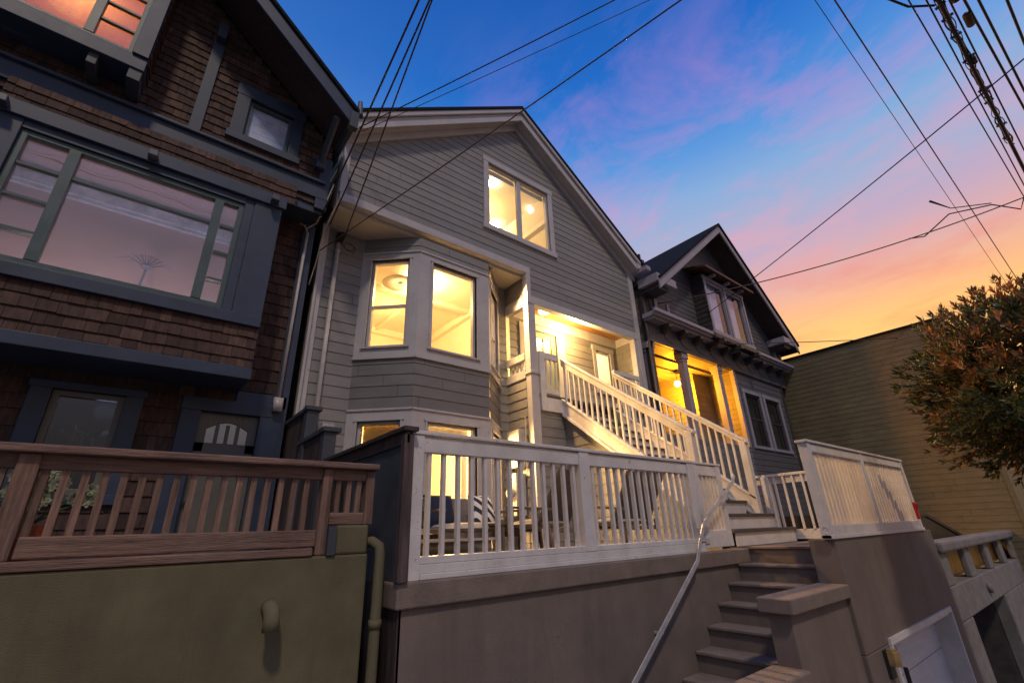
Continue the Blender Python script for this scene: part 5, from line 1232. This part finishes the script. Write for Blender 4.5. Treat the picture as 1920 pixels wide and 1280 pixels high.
# ================================================================== SKY / LIGHT
W = bpy.data.worlds.new('World'); S.world = W; W.use_nodes = True
nt = W.node_tree; nt.nodes.clear(); N = nt.nodes.new; L = nt.links.new
out = N('ShaderNodeOutputWorld'); bg = N('ShaderNodeBackground'); L(bg.outputs[0], out.inputs[0])
tc = N('ShaderNodeTexCoord'); sx = N('ShaderNodeSeparateXYZ'); L(tc.outputs['Generated'], sx.inputs[0])
def cr(stops, inp): return ramp(nt, [(p, lin(c)) for p, c in stops], inp)
sun_side = cr([(0, (60, 45, 45)), (.22, (255, 194, 90)), (.315, (255, 194, 108)), (.355, (248, 178, 128)), (.41, (222, 168, 165)), (.47, (192, 165, 192)), (.53, (160, 172, 208)), (.59, (132, 170, 217)), (.65, (88, 150, 220)), (.72, (44, 122, 210)), (.78, (4, 100, 196)), (.88, (0, 80, 172))], sx.outputs[2])
anti = cr([(0, (45, 45, 55)), (.2, (112, 104, 112)), (.35, (150, 138, 148)), (.5, (140, 146, 172)), (.65, (104, 140, 190)), (.8, (50, 110, 190)), (1, (8, 72, 180))], sx.outputs[2])
dp = N('ShaderNodeVectorMath'); dp.operation = 'DOT_PRODUCT'; L(tc.outputs['Generated'], dp.inputs[0]); dp.inputs[1].default_value = (.95, .3, 0)
mr = N('ShaderNodeMapRange'); mr.interpolation_type = 'SMOOTHSTEP'; L(dp.outputs['Value'], mr.inputs[0]); mr.inputs[1].default_value = -.1; mr.inputs[2].default_value = .6
mx = N('ShaderNodeMix'); mx.data_type = 'RGBA'; L(mr.outputs[0], mx.inputs[0]); L(anti.outputs[0], mx.inputs[6]); L(sun_side.outputs[0], mx.inputs[7])
CLX, CLY = 8.7, .4
# clouds projected on a high plane
zz = N('ShaderNodeMath'); zz.operation = 'ADD'; zz.inputs[1].default_value = .12; L(sx.outputs[2], zz.inputs[0])
dx = N('ShaderNodeMath'); dx.operation = 'DIVIDE'; L(sx.outputs[0], dx.inputs[0]); L(zz.outputs[0], dx.inputs[1])
dy = N('ShaderNodeMath'); dy.operation = 'DIVIDE'; L(sx.outputs[1], dy.inputs[0]); L(zz.outputs[0], dy.inputs[1])
cb = N('ShaderNodeCombineXYZ'); L(dx.outputs[0], cb.inputs[0]); L(dy.outputs[0], cb.inputs[1])
mp = N('ShaderNodeMapping'); mp.inputs['Rotation'].default_value = (0, 0, R(-28)); mp.inputs['Scale'].default_value = (2.7, 1.7, 1); mp.inputs['Location'].default_value = (CLX, CLY, 0); L(cb.outputs[0], mp.inputs[0])
cn = N('ShaderNodeTexNoise'); cn.inputs['Scale'].default_value = 1.5; cn.inputs['Detail'].default_value = 9; cn.inputs['Roughness'].default_value = .64; cn.inputs['Distortion'].default_value = .45; L(mp.outputs[0], cn.inputs['Vector'])
cf = ramp(nt, [(.455, (0, 0, 0)), (.57, (.42, .42, .42)), (.7, (.85, .85, .85))], cn.outputs[0])
fade = N('ShaderNodeMapRange'); L(dp.outputs['Value'], fade.inputs[0]); fade.inputs[1].default_value = .38; fade.inputs[2].default_value = .56; fade.inputs[3].default_value = .05; fade.inputs[4].default_value = .8
ff = N('ShaderNodeMath'); ff.operation = 'MULTIPLY'; L(cf.outputs[0], ff.inputs[0]); L(fade.outputs[0], ff.inputs[1])
cc = cr([(.2, (255, 178, 90)), (.33, (250, 150, 95)), (.38, (232, 132, 118)), (.46, (238, 165, 165)), (.6, (205, 150, 200)), (.72, (170, 130, 205)), (.8, (110, 116, 200)), (.86, (30, 95, 192)), (1, (8, 72, 180))], sx.outputs[2])
mx2 = N('ShaderNodeMix'); mx2.data_type = 'RGBA'; L(ff.outputs[0], mx2.inputs[0]); L(mx.outputs[2], mx2.inputs[6]); L(cc.outputs[0], mx2.inputs[7])
sky = N('ShaderNodeTexSky'); sky.sky_type = 'NISHITA'; sky.sun_disc = False; sky.sun_elevation = R(3); sky.sun_rotation = R(72)
sm = N('ShaderNodeVectorMath'); sm.operation = 'SCALE'; sm.inputs['Scale'].default_value = .03; L(sky.outputs[0], sm.inputs[0])
ad = N('ShaderNodeVectorMath'); ad.operation = 'ADD'; L(mx2.outputs[2], ad.inputs[0]); L(sm.outputs[0], ad.inputs[1])
L(ad.outputs[0], bg.inputs[0]); bg.inputs[1].default_value = .9

sd_ = bpy.data.lights.new('streetlamp_light', 'SUN'); sd_.energy = 1.2; sd_.angle = R(5); sd_.color = (1, .8, .6)  # sun-type lamp stands in for a warm street lamp out of view
so_ = bpy.data.objects.new('streetlamp_light', sd_); COL.objects.link(so_)
dvec = V((.33, .62, -.95)); so_.rotation_euler = dvec.to_track_quat('-Z', 'Y').to_euler(); so_.location = (0, -5, 12)

# ================================================================== CAMERA
cam = bpy.data.cameras.new('camera'); cam.sensor_width = 36; cam.lens = 16.186; cam.clip_end = 2000; cam.clip_start = .05
co = bpy.data.objects.new('camera', cam); COL.objects.link(co)
yaw, pit, rol = R(39.2296), R(22.4482), R(-2.0304)
f = V((math.sin(yaw)*math.cos(pit), math.cos(yaw)*math.cos(pit), math.sin(pit)))
r = f.cross(Z).normalized(); u = r.cross(f)
r2 = r*math.cos(rol)+u*math.sin(rol); u2 = -r*math.sin(rol)+u*math.cos(rol)
co.matrix_world = Matrix(((r2.x, u2.x, -f.x, 0), (r2.y, u2.y, -f.y, 0), (r2.z, u2.z, -f.z, 0), (0, 0, 0, 1)))
S.camera = co
S.view_settings.view_transform = 'Standard'; S.view_settings.look = 'None'; S.view_settings.gamma = 1; S.view_settings.exposure = .12
S.render.engine = 'CYCLES'
S.cycles.max_bounces = 6; S.cycles.transparent_max_bounces = 12; S.cycles.sample_clamp_indirect = 4
S.render.resolution_x = 1024; S.render.resolution_y = 682
